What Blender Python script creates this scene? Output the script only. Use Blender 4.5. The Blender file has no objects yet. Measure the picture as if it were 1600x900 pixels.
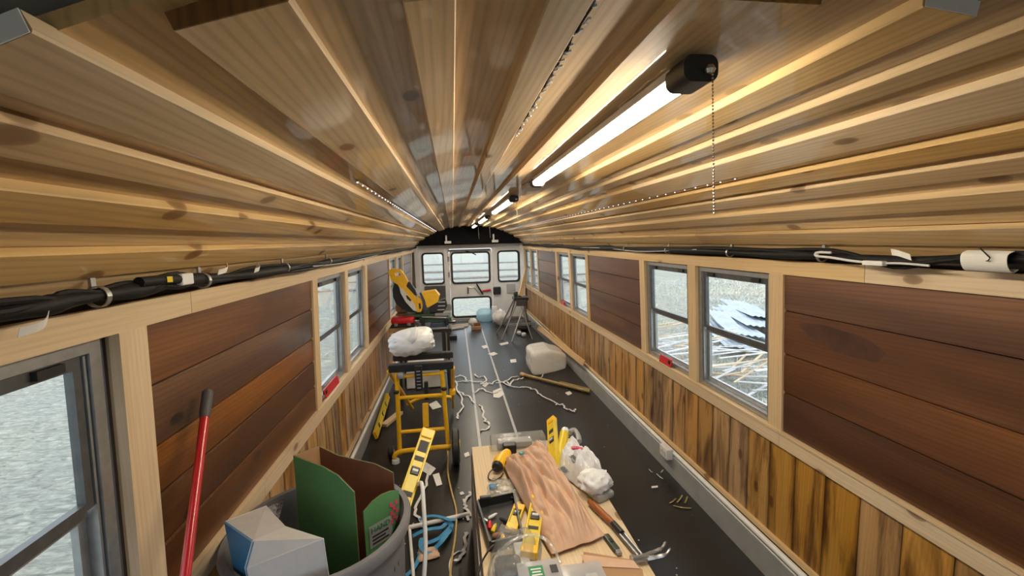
import bpy, bmesh, math, random
from mathutils import Vector, Matrix, noise
random.seed(7)
S = bpy.context.scene
COL = S.collection

# ---------------------------------------------------------------- camera
F_PX = 675.858
YAW, PITCH, ROLL = 0.132662, 0.110560, -0.027157
CAM = Vector((-0.3457, 0.0, 1.6532))
def _basis():
    cy, sy, cp, sp = math.cos(YAW), math.sin(YAW), math.cos(PITCH), math.sin(PITCH)
    f = Vector((sy*cp, cy*cp, -sp)); r = Vector((cy, -sy, 0)); u = r.cross(f)
    c, s = math.cos(ROLL), math.sin(ROLL)
    return r*c + u*s, u*c - r*s, f
RGT, UPV, FWD = _basis()
cam_data = bpy.data.cameras.new('camera')
cam = bpy.data.objects.new('camera', cam_data); COL.objects.link(cam)
cam_data.sensor_width = 36.0; cam_data.lens = F_PX/1600*36.0
cam_data.clip_start = 0.02; cam_data.clip_end = 400
m = Matrix((RGT, UPV, -FWD)).transposed().to_4x4(); m.translation = CAM
cam.matrix_world = m
S.camera = cam

# ---------------------------------------------------------------- sky and exposure
world = bpy.data.worlds.new('overcast_sky'); S.world = world; world.use_nodes = True
bg = world.node_tree.nodes['Background']
bg.inputs['Color'].default_value = (0.86, 0.93, 1.0, 1); bg.inputs['Strength'].default_value = 2.25
S.view_settings.view_transform = 'Standard'; S.view_settings.look = 'None'
S.view_settings.gamma = 1.0; S.view_settings.use_curve_mapping = False
S.view_settings.exposure = 0.18
TUBE_STRENGTH = 90.0

# ---------------------------------------------------------------- helpers
def at(x, y, X=None, Y=None, Z=None):
    """photo position -> point of the place on a plane of known X, Y or Z"""
    d = FWD + RGT*((x-800)/F_PX) + UPV*((450-y)/F_PX)
    if X is not None: t = (X-CAM.x)/d.x
    elif Y is not None: t = (Y-CAM.y)/d.y
    else: t = (Z-CAM.z)/d.z
    return CAM + d*t

class MB:
    def __init__(s): s.v = []; s.f = []
    def add(s, vs, fs):
        n = len(s.v); s.v += [Vector(v) for v in vs]; s.f += [tuple(i+n for i in f) for f in fs]; return s
    def box8(s, p):   # bottom 4 ccw, top 4 ccw
        return s.add(p, [(3,2,1,0),(4,5,6,7),(0,1,5,4),(1,2,6,5),(2,3,7,6),(3,0,4,7)])
    def box(s, c, d, rot=None):
        hx, hy, hz = d[0]/2, d[1]/2, d[2]/2
        p = [Vector(q) for q in ((-hx,-hy,-hz),(hx,-hy,-hz),(hx,hy,-hz),(-hx,hy,-hz),(-hx,-hy,hz),(hx,-hy,hz),(hx,hy,hz),(-hx,hy,hz))]
        if rot is not None: p = [rot @ q for q in p]
        c = Vector(c); return s.box8([q+c for q in p])
    def span(s, a, b):
        a, b = Vector(a), Vector(b); return s.box((a+b)/2, (abs(b.x-a.x), abs(b.y-a.y), abs(b.z-a.z)))
    def bbox(s, c, d, bev=0.004, rot=None):     # box with chamfered edges
        bm = bmesh.new(); bmesh.ops.create_cube(bm, size=1)
        for v in bm.verts: v.co = Vector((v.co.x*d[0], v.co.y*d[1], v.co.z*d[2]))
        bmesh.ops.bevel(bm, geom=bm.edges[:], offset=min(bev, min(d)*0.45), segments=2, affect='EDGES', profile=0.5)
        bm.verts.index_update(); c = Vector(c)
        s.add([((rot @ v.co) if rot is not None else v.co)+c for v in bm.verts], [[v.index for v in f.verts] for f in bm.faces]); bm.free(); return s
    def tube(s, pts, r, n=8, caps=True):
        pts = [Vector(p) for p in pts]; m = len(pts)
        rs = r if isinstance(r, (list, tuple)) else [r]*m
        tang = [(pts[min(i+1, m-1)]-pts[max(i-1, 0)]).normalized() for i in range(m)]
        up = Vector((0, 0, 1)) if abs(tang[0].z) < 0.9 else Vector((1, 0, 0))
        a = tang[0].cross(up).normalized(); vs = []
        for i in range(m):
            a = (a - tang[i]*a.dot(tang[i])).normalized(); b = tang[i].cross(a)
            for k in range(n):
                t = 2*math.pi*k/n; vs.append(pts[i] + (a*math.cos(t)+b*math.sin(t))*rs[i])
        fs = [(i*n+k, i*n+(k+1) % n, (i+1)*n+(k+1) % n, (i+1)*n+k) for i in range(m-1) for k in range(n)]
        if caps: fs += [tuple(range(n))[::-1], tuple((m-1)*n+k for k in range(n))]
        return s.add(vs, fs)
    def cyl(s, a, b, r, n=14, r2=None): return s.tube([a, b], [r, r if r2 is None else r2], n)
    def ribbon(s, pts, w, t=0.0012, side=None):    # a flat strip that follows pts
        pts = [Vector(p) for p in pts]; m = len(pts); vs = []
        for i in range(m):
            d = (pts[min(i+1, m-1)]-pts[max(i-1, 0)]).normalized()
            sd = d.cross(Vector((0, 0, 1))) if side is None else Vector(side)
            if sd.length < 1e-4: sd = Vector((1, 0, 0))
            sd = sd.normalized(); nn = sd.cross(d).normalized()
            for q in (sd*w/2+nn*t/2, -sd*w/2+nn*t/2, -sd*w/2-nn*t/2, sd*w/2-nn*t/2): vs.append(pts[i]+q)
        fs = [(i*4+k, i*4+(k+1) % 4, (i+1)*4+(k+1) % 4, (i+1)*4+k) for i in range(m-1) for k in range(4)]
        fs += [(0, 3, 2, 1), tuple((m-1)*4+k for k in range(4))]
        return s.add(vs, fs)
    def lathe(s, prof, c=(0, 0, 0), n=32, close=False):   # prof: (r, z) list about Z
        c = Vector(c); vs = []; m = len(prof)
        for r, z in prof:
            for k in range(n):
                t = 2*math.pi*k/n; vs.append(c+Vector((r*math.cos(t), r*math.sin(t), z)))
        q = m if close else m-1
        fs = [(i*n+k, i*n+(k+1) % n, ((i+1) % m)*n+(k+1) % n, ((i+1) % m)*n+k) for i in range(q) for k in range(n)]
        if not close: fs += [tuple(range(n))[::-1], tuple((m-1)*n+k for k in range(n))]
        return s.add(vs, fs)
    def prism(s, poly, ext):      # poly: 3d points of a planar outline, ext: thickness vector
        p = [Vector(q) for q in poly]; e = Vector(ext); n = len(p)
        return s.add(p+[q+e for q in p], [tuple(range(n))[::-1], tuple(range(n, 2*n))]+[(i, (i+1) % n, n+(i+1) % n, n+i) for i in range(n)])
    def patch(s, top, bot):       # closed skin between two equal grids of points
        nu, nv = len(top), len(top[0]); T = lambda i, j: i*nv+j; B = lambda i, j: nu*nv+i*nv+j
        vs = [p for r in top for p in r]+[p for r in bot for p in r]; fs = []
        for i in range(nu-1):
            for j in range(nv-1):
                fs += [(T(i,j), T(i,j+1), T(i+1,j+1), T(i+1,j)), (B(i,j), B(i+1,j), B(i+1,j+1), B(i,j+1))]
        for i in range(nu-1): fs += [(T(i,0), T(i+1,0), B(i+1,0), B(i,0)), (T(i+1,nv-1), T(i,nv-1), B(i,nv-1), B(i+1,nv-1))]
        for j in range(nv-1): fs += [(T(0,j+1), T(0,j), B(0,j), B(0,j+1)), (T(nu-1,j), T(nu-1,j+1), B(nu-1,j+1), B(nu-1,j))]
        return s.add(vs, fs)
    def build(s, name, mat, parent=None, smooth=False, origin=None, **tags):
        if origin is None:
            mn = [min(v[k] for v in s.v) for k in range(3)]; mx = [max(v[k] for v in s.v) for k in range(3)]
            origin = Vector(((mn[0]+mx[0])/2, (mn[1]+mx[1])/2, mn[2]))
        origin = Vector(origin)
        me = bpy.data.meshes.new(name); me.from_pydata([v-origin for v in s.v], [], s.f)
        bm = bmesh.new(); bm.from_mesh(me); bmesh.ops.recalc_face_normals(bm, faces=bm.faces); bm.to_mesh(me); bm.free()
        if smooth:
            for p in me.polygons: p.use_smooth = True
            me.set_sharp_from_angle(angle=math.radians(38 if smooth is True else smooth))
        me.materials.append(mat)
        return link(name, me, origin, parent, **tags)
WORLD = {}
def link(name, data, origin, parent=None, **tags):
    o = bpy.data.objects.new(name, data); COL.objects.link(o)
    WORLD[o.name] = Vector(origin)
    if parent is not None: o.parent = parent; o.location = Vector(origin)-WORLD[parent.name]
    else: o.location = origin
    for k, v in tags.items(): o[k] = v
    return o
def thing(name, loc, label, category, group=None):
    o = link(name, None, loc); o.empty_display_size = 0.05; o['label'] = label; o['category'] = category
    if group: o['group'] = group
    return o
def copy_part(o, loc, parent=None):
    c = o.copy(); COL.objects.link(c); WORLD[c.name] = Vector(loc)
    if parent is not None: c.parent = parent; c.location = Vector(loc)-WORLD[parent.name]
    else: c.location = loc
    return c
def tg(label, category, group=None):
    d = dict(label=label, category=category)
    if group: d['group'] = group
    return d
STRUCT = dict(kind='structure')
def curve_mesh(name, outlines, depth, to_world):
    """flat plate with holes: outlines in 2-D (first outer, then holes)"""
    cu = bpy.data.curves.new(name, 'CURVE'); cu.dimensions = '2D'; cu.fill_mode = 'BOTH'; cu.extrude = depth/2
    for o in outlines:
        sp = cu.splines.new('POLY'); sp.points.add(len(o)-1); sp.use_cyclic_u = True
        for p, q in zip(sp.points, o): p.co = (q[0], q[1], 0, 1)
    ob = bpy.data.objects.new(name, cu); me = bpy.data.meshes.new_from_object(ob)
    mb = MB(); mb.add([to_world(v.co) for v in me.vertices], [tuple(p.vertices) for p in me.polygons])
    bpy.data.objects.remove(ob); bpy.data.curves.remove(cu); bpy.data.meshes.remove(me)
    return mb
def rrect(x0, x1, y0, y1, r, n=5):
    out = []
    for cx, cy, a0 in ((x1-r, y0+r, -90), (x1-r, y1-r, 0), (x0+r, y1-r, 90), (x0+r, y0+r, 180)):
        for k in range(n+1):
            a = math.radians(a0+90*k/n); out.append((cx+r*math.cos(a), cy+r*math.sin(a)))
    return out
def text_part(body, size, mat, parent, pos, xdir, up, name='lettering', depth=0.0006):
    cu = bpy.data.curves.new(name, 'FONT'); cu.body = body; cu.size = size; cu.extrude = depth; cu.align_x = 'CENTER'; cu.align_y = 'CENTER'
    ob = bpy.data.objects.new(name, cu); me = bpy.data.meshes.new_from_object(ob)
    bpy.data.objects.remove(ob); bpy.data.curves.remove(cu)
    x = Vector(xdir).normalized(); z = x.cross(Vector(up)).normalized(); y = z.cross(x)
    pos = Vector(pos)
    for v in me.vertices: v.co = x*v.co.x + y*v.co.y + z*v.co.z
    me.materials.append(mat)
    return link(name, me, pos, parent)
def lerp(a, b, t): return a+(b-a)*t
def spline(pts, k=6):
    pts = [Vector(p) for p in pts]; out = []
    P = [pts[0]]+pts+[pts[-1]]
    for i in range(1, len(P)-2):
        p0, p1, p2, p3 = P[i-1], P[i], P[i+1], P[i+2]
        for j in range(k):
            t = j/k
            out.append(0.5*((2*p1)+(p2-p0)*t+(2*p0-5*p1+4*p2-p3)*t*t+(3*p1-p0-3*p2+p3)*t**3))
    return out+[pts[-1]]

# ---------------------------------------------------------------- materials
def newmat(name):
    m = bpy.data.materials.new(name); m.use_nodes = True; nt = m.node_tree
    return m, nt, nt.nodes['Principled BSDF']
def plain(name, col, rough=0.5, metal=0.0, coat=0.0, spec=0.5, noise_amt=0.12, scale=30, bump=0.0):
    m, nt, b = newmat(name); N = nt.nodes; L = nt.links
    b.inputs['Roughness'].default_value = rough; b.inputs['Metallic'].default_value = metal
    b.inputs['Coat Weight'].default_value = coat; b.inputs['Specular IOR Level'].default_value = spec
    tc = N.new('ShaderNodeTexCoord'); no = N.new('ShaderNodeTexNoise'); no.inputs['Scale'].default_value = scale; no.inputs['Detail'].default_value = 4
    L.new(tc.outputs['Object'], no.inputs['Vector'])
    cr = N.new('ShaderNodeValToRGB'); cr.color_ramp.elements[0].position = 0.3; cr.color_ramp.elements[1].position = 0.7
    cr.color_ramp.elements[0].color = tuple(c*(1-noise_amt) for c in col)+(1,); cr.color_ramp.elements[1].color = tuple(min(1, c*(1+noise_amt)) for c in col)+(1,)
    L.new(no.outputs['Fac'], cr.inputs['Fac']); L.new(cr.outputs['Color'], b.inputs['Base Color'])
    if bump:
        bp = N.new('ShaderNodeBump'); bp.inputs['Strength'].default_value = bump; bp.inputs['Distance'].default_value = 0.004
        L.new(no.outputs['Fac'], bp.inputs['Height']); L.new(bp.outputs['Normal'], b.inputs['Normal'])
    return m
def wood(name, dark, mid, light, axis='Y', rough=0.35, coat=0.0, coat_rough=0.1, knots=0.5, grain=26, vary=0.35, burn=None, bump=0.08, rings=0.5, stain=None, flat='Z'):
    """sawn board: stretched grain, growth rings, knots; every board gets its own piece of tree"""
    m, nt, b = newmat(name); N = nt.nodes; L = nt.links
    def math_(op, a, c=None, v=None):
        n = N.new('ShaderNodeMath'); n.operation = op
        L.new(a, n.inputs[0]) if not isinstance(a, float) else setattr(n.inputs[0], 'default_value', a)
        if c is not None:
            if isinstance(c, float): n.inputs[1].default_value = c
            else: L.new(c, n.inputs[1])
        return n.outputs[0]
    def mixc(fac, a, c, mode='MIX'):
        n = N.new('ShaderNodeMix'); n.data_type = 'RGBA'; n.blend_type = mode
        if isinstance(fac, float): n.inputs['Factor'].default_value = fac
        else: L.new(fac, n.inputs['Factor'])
        for s_, v in (('A', a), ('B', c)):
            i = [q for q in n.inputs if q.name == s_ and q.type == 'RGBA'][0]
            if isinstance(v, tuple): i.default_value = v+(1,)
            else: L.new(v, i)
        return [q for q in n.outputs if q.type == 'RGBA'][0]
    tc = N.new('ShaderNodeTexCoord'); oi = N.new('ShaderNodeObjectInfo')
    off = N.new('ShaderNodeVectorMath'); off.operation = 'MULTIPLY_ADD'
    comb = N.new('ShaderNodeCombineXYZ')
    for k, f in zip('XYZ', (13.7, 31.3, 23.1)): L.new(math_('MULTIPLY', oi.outputs['Random'], f), comb.inputs[k])
    add = N.new('ShaderNodeVectorMath'); add.operation = 'ADD'
    L.new(tc.outputs['Object'], add.inputs[0]); L.new(comb.outputs[0], add.inputs[1])
    N.remove(off)
    def mapped(across, along, two_d=False):
        mp = N.new('ShaderNodeMapping'); sc = [across]*3; sc['XYZ'.index(axis)] = along
        if two_d: sc['XYZ'.index(flat)] = 0.0
        mp.inputs['Scale'].default_value = sc; L.new(add.outputs[0], mp.inputs['Vector']); return mp.outputs[0]
    def noise_(vec, scale, detail=4, rough_=0.55, dist=0.0):
        n = N.new('ShaderNodeTexNoise'); n.inputs['Scale'].default_value = scale; n.inputs['Detail'].default_value = detail
        n.inputs['Roughness'].default_value = rough_; n.inputs['Distortion'].default_value = dist; L.new(vec, n.inputs['Vector']); return n.outputs['Fac']
    def ramp(fac, stops):
        r = N.new('ShaderNodeValToRGB'); el = r.color_ramp.elements
        while len(el) < len(stops): el.new(0.5)
        for e, (p, c) in zip(el, stops): e.position = p; e.color = (c+(1,)) if isinstance(c, tuple) else (c, c, c, 1)
        L.new(fac, r.inputs['Fac']); return r.outputs['Color']
    broad = noise_(mapped(5, 0.45), 1.0, 3)
    fine = noise_(mapped(grain*7, 2.2), 1.0, 4, 0.6)
    col = ramp(broad, [(0.25, dark), (0.5, mid), (0.75, light)])
    # growth rings
    wv = N.new('ShaderNodeTexWave'); wv.wave_type = 'BANDS'; wv.bands_direction = 'DIAGONAL'; wv.inputs['Scale'].default_value = 4.5
    wv.inputs['Distortion'].default_value = 5.0; wv.inputs['Detail'].default_value = 2; wv.inputs['Detail Scale'].default_value = 0.8
    L.new(mapped(9, 0.35, True), wv.inputs['Vector'])
    rg = ramp(wv.outputs['Fac'], [(0.0, 0.62), (0.55, 1.0), (1.0, 1.0)])
    col = mixc(rings, col, rg, 'MULTIPLY')
    fg = ramp(fine, [(0.3, 0.80), (0.6, 1.04)])
    col = mixc(0.6, col, fg, 'MULTIPLY')
    if knots:
        vo = N.new('ShaderNodeTexVoronoi'); vo.feature = 'F1'; vo.voronoi_dimensions = '2D'; vo.inputs['Scale'].default_value = 1.0
        sx = N.new('ShaderNodeSeparateXYZ'); L.new(mapped(6.0, 3.0), sx.inputs[0]); cx_ = N.new('ShaderNodeCombineXYZ')
        for q_, ax_n in enumerate([a_ for a_ in 'XYZ' if a_ != flat]): L.new(sx.outputs[ax_n], cx_.inputs[q_])
        L.new(cx_.outputs[0], vo.inputs['Vector'])
        kn = ramp(vo.outputs['Distance'], [(0.05, 1.0), (0.085, 0.8), (0.10, 0.2), (0.22, 0.0)])
        sep = N.new('ShaderNodeSeparateColor'); L.new(vo.outputs['Color'], sep.inputs[0])
        keep = math_('GREATER_THAN', sep.outputs[0], 1.0-knots)
        kf = math_('MULTIPLY', kn, keep); kf = math_('MULTIPLY', kf, 0.85)
        col = mixc(kf, col, (dark[0]*0.32, dark[1]*0.22, dark[2]*0.15))
    if burn:
        bn = noise_(mapped(11, 1.9), 1.0, 5, 0.62, 0.6)
        bf = ramp(bn, [(0.46, 0.0), (0.58, 0.6), (0.72, 1.0)])
        col = mixc(bf, col, burn)
        se = N.new('ShaderNodeSeparateXYZ'); L.new(tc.outputs['Object'], se.inputs[0])
        ed = math_('ABSOLUTE', se.outputs['Y']); ed = math_('ADD', ed, math_('MULTIPLY', bn, 0.035))
        ef = ramp(ed, [(0.078, 0.0), (0.10, 0.9)])
        col = mixc(ef, col, tuple(c*0.6 for c in burn))
    if stain:
        sn = noise_(mapped(3.2, 0.9), 1.0, 3)
        col = mixc(ramp(sn, [(0.55, 0.0), (0.7, 0.8)]), col, stain)
    hs = N.new('ShaderNodeHueSaturation')
    L.new(math_('ADD', math_('MULTIPLY', oi.outputs['Random'], vary), 1.0-vary*0.5), hs.inputs['Value'])
    L.new(math_('ADD', math_('MULTIPLY', math_('FRACT', math_('MULTIPLY', oi.outputs['Random'], 7.31)), 0.3), 0.85), hs.inputs['Saturation'])
    L.new(col, hs.inputs['Color']); L.new(hs.outputs['Color'], b.inputs['Base Color'])
    b.inputs['Roughness'].default_value = rough; b.inputs['Coat Weight'].default_value = coat; b.inputs['Coat Roughness'].default_value = coat_rough
    if bump:
        bp = N.new('ShaderNodeBump'); bp.inputs['Strength'].default_value = bump; bp.inputs['Distance'].default_value = 0.003
        L.new(fine, bp.inputs['Height']); L.new(bp.outputs['Normal'], b.inputs['Normal'])
    return m
def emitter(name, col, strength):
    m, nt, b = newmat(name); b.inputs['Base Color'].default_value = (0.9, 0.9, 0.9, 1)
    b.inputs['Emission Color'].default_value = col+(1,); b.inputs['Emission Strength'].default_value = strength; return m
def clear(name, tint=(1, 1, 1), haze=0.0, refl=0.5, rough=0.03, hazecol=(0.8, 0.8, 0.8), bump=0.0):
    m, nt, b = newmat(name); N = nt.nodes; L = nt.links; N.remove(b); out = N['Material Output']
    tr = N.new('ShaderNodeBsdfTransparent'); tr.inputs[0].default_value = tint+(1,)
    gl = N.new('ShaderNodeBsdfGlossy'); gl.inputs['Roughness'].default_value = rough
    fr = N.new('ShaderNodeLayerWeight'); fr.inputs['Blend'].default_value = 0.5
    pw = N.new('ShaderNodeMath'); pw.operation = 'POWER'; pw.inputs[1].default_value = 5.0; L.new(fr.outputs['Facing'], pw.inputs[0])
    sc_ = N.new('ShaderNodeMath'); sc_.operation = 'MULTIPLY_ADD'; sc_.inputs[1].default_value = 0.5+0.4*refl; sc_.inputs[2].default_value = 0.02+0.03*refl; L.new(pw.outputs[0], sc_.inputs[0])
    if bump:
        tc = N.new('ShaderNodeTexCoord'); no = N.new('ShaderNodeTexNoise'); no.inputs['Scale'].default_value = 25; L.new(tc.outputs['Object'], no.inputs['Vector'])
        bp = N.new('ShaderNodeBump'); bp.inputs['Strength'].default_value = bump; bp.inputs['Distance'].default_value = 0.02
        L.new(no.outputs['Fac'], bp.inputs['Height']); L.new(bp.outputs['Normal'], gl.inputs['Normal']); L.new(bp.outputs['Normal'], fr.inputs['Normal'])
    base = tr.outputs[0]
    if haze:
        df = N.new('ShaderNodeBsdfDiffuse'); df.inputs[0].default_value = hazecol+(1,)
        tl = N.new('ShaderNodeBsdfTranslucent'); tl.inputs[0].default_value = hazecol+(1,)
        ad = N.new('ShaderNodeMixShader'); ad.inputs[0].default_value = 0.4; L.new(df.outputs[0], ad.inputs[1]); L.new(tl.outputs[0], ad.inputs[2])
        mx = N.new('ShaderNodeMixShader'); mx.inputs[0].default_value = haze; L.new(base, mx.inputs[1]); L.new(ad.outputs[0], mx.inputs[2]); base = mx.outputs[0]
    mx = N.new('ShaderNodeMixShader'); L.new(sc_.outputs[0], mx.inputs[0]); L.new(base, mx.inputs[1]); L.new(gl.outputs[0], mx.inputs[2])
    L.new(mx.outputs[0], out.inputs['Surface']); return m

M = {}
M['ceil'] = wood('varnished_pine_ceiling', (0.50, 0.30, 0.12), (0.64, 0.43, 0.205), (0.74, 0.54, 0.30), 'Y', rough=0.5, coat=0.55, coat_rough=0.045, knots=0.42, vary=0.32, rings=0.42, grain=14)
M['edge'] = wood('raw_pine_edge', (0.56, 0.38, 0.19), (0.67, 0.48, 0.26), (0.75, 0.57, 0.34), 'Y', rough=0.65, knots=0.2, vary=0.2, rings=0.15, grain=14)
M['trim'] = wood('pale_pine_trim', (0.54, 0.37, 0.20), (0.63, 0.46, 0.27), (0.70, 0.53, 0.34), 'Y', rough=0.5, knots=0.35, vary=0.12, rings=0.15, grain=16, flat='X')
M['stud'] = wood('pale_pine_stud', (0.54, 0.37, 0.20), (0.63, 0.46, 0.27), (0.70, 0.53, 0.34), 'Z', rough=0.5, knots=0.2, vary=0.12, rings=0.2, grain=16, flat='X')
M['plank'] = wood('torched_pine_plank', (0.38, 0.19, 0.055), (0.50, 0.27, 0.085), (0.60, 0.36, 0.135), 'Z', rough=0.42, coat=0.2, coat_rough=0.2, knots=0.4, vary=0.35, burn=(0.075, 0.026, 0.009), rings=0.35, flat='X')
M['panel'] = wood('dark_mahogany_board', (0.046, 0.014, 0.005), (0.115, 0.041, 0.013), (0.235, 0.095, 0.030), 'Y', rough=0.42, coat=0.3, coat_rough=0.2, knots=0.15, vary=0.45, rings=0.55, grain=30, stain=(0.045, 0.018, 0.010), flat='X')
M['ply'] = wood('pale_plywood', (0.62, 0.49, 0.33), (0.71, 0.57, 0.40), (0.78, 0.65, 0.48), 'Y', rough=0.6, knots=0.1, vary=0.1, rings=0.2)
M['ply_grey'] = wood('weathered_board', (0.26, 0.23, 0.22), (0.33, 0.29, 0.28), (0.40, 0.36, 0.34), 'Y', rough=0.7, knots=0.1, vary=0.1)
M['oak'] = wood('hickory_handle', (0.28, 0.10, 0.04), (0.36, 0.14, 0.06), (0.42, 0.19, 0.09), 'Y', rough=0.4, knots=0, vary=0.1)
M['bamboo'] = wood('old_wooden_pole', (0.22, 0.15, 0.05), (0.32, 0.23, 0.09), (0.42, 0.32, 0.14), 'X', rough=0.45, knots=0, vary=0.1)
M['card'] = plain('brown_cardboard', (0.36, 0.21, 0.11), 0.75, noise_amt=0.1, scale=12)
M['card_in'] = plain('shaded_cardboard_inside', (0.17, 0.07, 0.035), 0.8, noise_amt=0.1, scale=12)  # shade inside the open green carton is put into this darker brown
M['kraft'] = plain('kraft_paper', (0.56, 0.36, 0.25), 0.6, noise_amt=0.1, scale=14, bump=0.15)
M['floor'] = plain('black_floor_sheet', (0.009, 0.0088, 0.0095), 0.33, noise_amt=0.35, scale=6, bump=0.05)
M['alu'] = plain('brushed_aluminium', (0.42, 0.43, 0.44), 0.38, metal=0.85, noise_amt=0.1, scale=40)
M['alu_dark'] = plain('dark_window_metal', (0.12, 0.125, 0.13), 0.4, metal=0.6, noise_amt=0.15, scale=30)
M['galv'] = plain('grey_wall_cove_metal', (0.36, 0.36, 0.36), 0.45, metal=0.25, noise_amt=0.1, scale=9)
M['conduit'] = plain('white_conduit', (0.68, 0.68, 0.68), 0.35, noise_amt=0.04)
M['white'] = plain('white_bus_paint', (0.74, 0.74, 0.76), 0.4, noise_amt=0.05, scale=5)
M['roof'] = plain('grey_roof_metal', (0.46, 0.45, 0.42), 0.55, noise_amt=0.25, scale=9)
M['skin'] = plain('bus_side_metal', (0.05, 0.035, 0.03), 0.6, noise_amt=0.2, scale=9)
M['black'] = plain('black_plastic', (0.014, 0.014, 0.016), 0.42, noise_amt=0.2)
M['rubber'] = plain('black_rubber_seal', (0.015, 0.015, 0.017), 0.6)
M['cable'] = plain('black_cable_loom', (0.009, 0.009, 0.010), 0.6, spec=0.25, noise_amt=0.3, scale=60, bump=0.2)
M['matte'] = plain('matte_black_panel', (0.008, 0.008, 0.010), 0.9, spec=0.1)
M['yellow'] = plain('yellow_tool_plastic', (0.86, 0.49, 0.012), 0.35, noise_amt=0.06)
M['yellow_tube'] = plain('yellow_steel_tube', (0.90, 0.50, 0.010), 0.32, coat=0.4, noise_amt=0.06)
M['lvl'] = plain('yellow_level_paint', (0.68, 0.50, 0.02), 0.35, noise_amt=0.08, scale=20)
M['red'] = plain('red_plastic', (0.50, 0.012, 0.018), 0.35, noise_amt=0.1)
M['redpole'] = plain('red_enamel_pole', (0.42, 0.006, 0.012), 0.28, coat=0.4, noise_amt=0.06)
M['grip'] = plain('dark_grey_grip', (0.06, 0.055, 0.06), 0.6, bump=0.3, scale=120)
M['bin'] = plain('grey_bin_plastic', (0.17, 0.17, 0.19), 0.5, noise_amt=0.08, scale=8)
M['green'] = plain('green_printed_card', (0.085, 0.23, 0.085), 0.6, noise_amt=0.12, scale=7)
M['blue'] = plain('blue_printed_card', (0.035, 0.19, 0.40), 0.4, noise_amt=0.12, scale=4)
M['whitecard'] = plain('white_box_card', (0.60, 0.59, 0.60), 0.55, noise_amt=0.03)
M['greycard'] = plain('grey_box_card', (0.36, 0.34, 0.33), 0.6, noise_amt=0.05)
M['bag'] = plain('white_plastic_bag', (0.72, 0.73, 0.75), 0.32, noise_amt=0.04)
M['paper'] = plain('white_paper', (0.70, 0.69, 0.67), 0.6, noise_amt=0.04)
M['strap'] = plain('white_strapping', (0.62, 0.62, 0.63), 0.45, noise_amt=0.08)
M['tape'] = plain('silver_seam_tape', (0.42, 0.42, 0.44), 0.4, noise_amt=0.1)
M['bluestrap'] = plain('blue_webbing', (0.03, 0.22, 0.44), 0.6, noise_amt=0.2)
M['cord'] = plain('tan_extension_cord', (0.50, 0.34, 0.12), 0.45)
M['steel'] = plain('steel', (0.42, 0.42, 0.43), 0.3, metal=0.9)
M['chain'] = plain('bead_chain_steel', (0.6, 0.58, 0.55), 0.25, metal=0.9)
M['dkgreen'] = plain('dark_green_casting', (0.03, 0.075, 0.05), 0.4)
M['navy'] = plain('dark_blue_motor', (0.04, 0.055, 0.10), 0.45)
M['greyp'] = plain('grey_ladder_metal', (0.30, 0.31, 0.33), 0.35, metal=0.5)
M['pink'] = plain('pink_tag', (0.62, 0.06, 0.14), 0.5)
M['ink'] = plain('dark_ink', (0.03, 0.03, 0.035), 0.6)
M['greenink'] = plain('green_ink', (0.02, 0.22, 0.10), 0.6)
M['knife'] = plain('dark_green_knife', (0.035, 0.045, 0.03), 0.4)
M['tin'] = plain('blue_grey_tin', (0.42, 0.47, 0.53), 0.5, metal=0.1, noise_amt=0.2, scale=3)
M['greycard2'] = plain('light_grey_box_card', (0.44, 0.43, 0.43), 0.55, noise_amt=0.04)
M['speck'] = plain('black_white_print', (0.22, 0.22, 0.25), 0.5, noise_amt=0.95, scale=90)
M['teal'] = plain('teal_sticker', (0.05, 0.22, 0.25), 0.4)
M['card_lt'] = plain('tan_cardboard', (0.50, 0.33, 0.17), 0.7, noise_amt=0.08, scale=12)
M['stain'] = plain('dark_wood_stain', (0.055, 0.023, 0.014), 0.4, coat=0.3, noise_amt=0.3, scale=18)
M['straw'] = plain('bleached_straw', (0.66, 0.63, 0.54), 0.8, noise_amt=0.25, scale=0.8)
M['cartonw'] = plain('bright_white_carton', (0.82, 0.82, 0.82), 0.5, noise_amt=0.03)
M['bark'] = plain('dark_bark', (0.03, 0.018, 0.01), 0.9, noise_amt=0.5, scale=80)
M['endgrain'] = wood('end_grain', (0.16, 0.07, 0.022), (0.26, 0.125, 0.045), (0.34, 0.18, 0.07), 'Z', rough=0.7, knots=0, vary=0.1, rings=0.8, grain=10, flat='Y')
M['tube'] = emitter('glowing_tube', (1.0, 0.88, 0.67), TUBE_STRENGTH)
M['led'] = emitter('led_diode', (0.62, 0.70, 1.0), 5.0)
M['glass'] = clear('window_glass', tint=(0.93, 0.95, 0.95), refl=0.4, rough=0.02)
M['clearp'] = clear('clear_plastic', tint=(0.9, 0.92, 0.93), haze=0.22, refl=0.6, rough=0.12, bump=0.5)
M['frost'] = clear('frosted_plastic', tint=(0.9, 0.9, 0.9), haze=0.5, refl=0.5, rough=0.2, hazecol=(0.72, 0.74, 0.8))
M['foam'] = clear('milky_plastic_sheet', tint=(0.95, 0.93, 0.9), haze=0.8, refl=0.6, rough=0.2, hazecol=(0.92, 0.90, 0.87), bump=0.2)
M['ltblue'] = clear('light_blue_film', tint=(0.82, 0.94, 0.98), haze=0.4, refl=0.4, rough=0.25, hazecol=(0.65, 0.85, 0.92))

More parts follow.
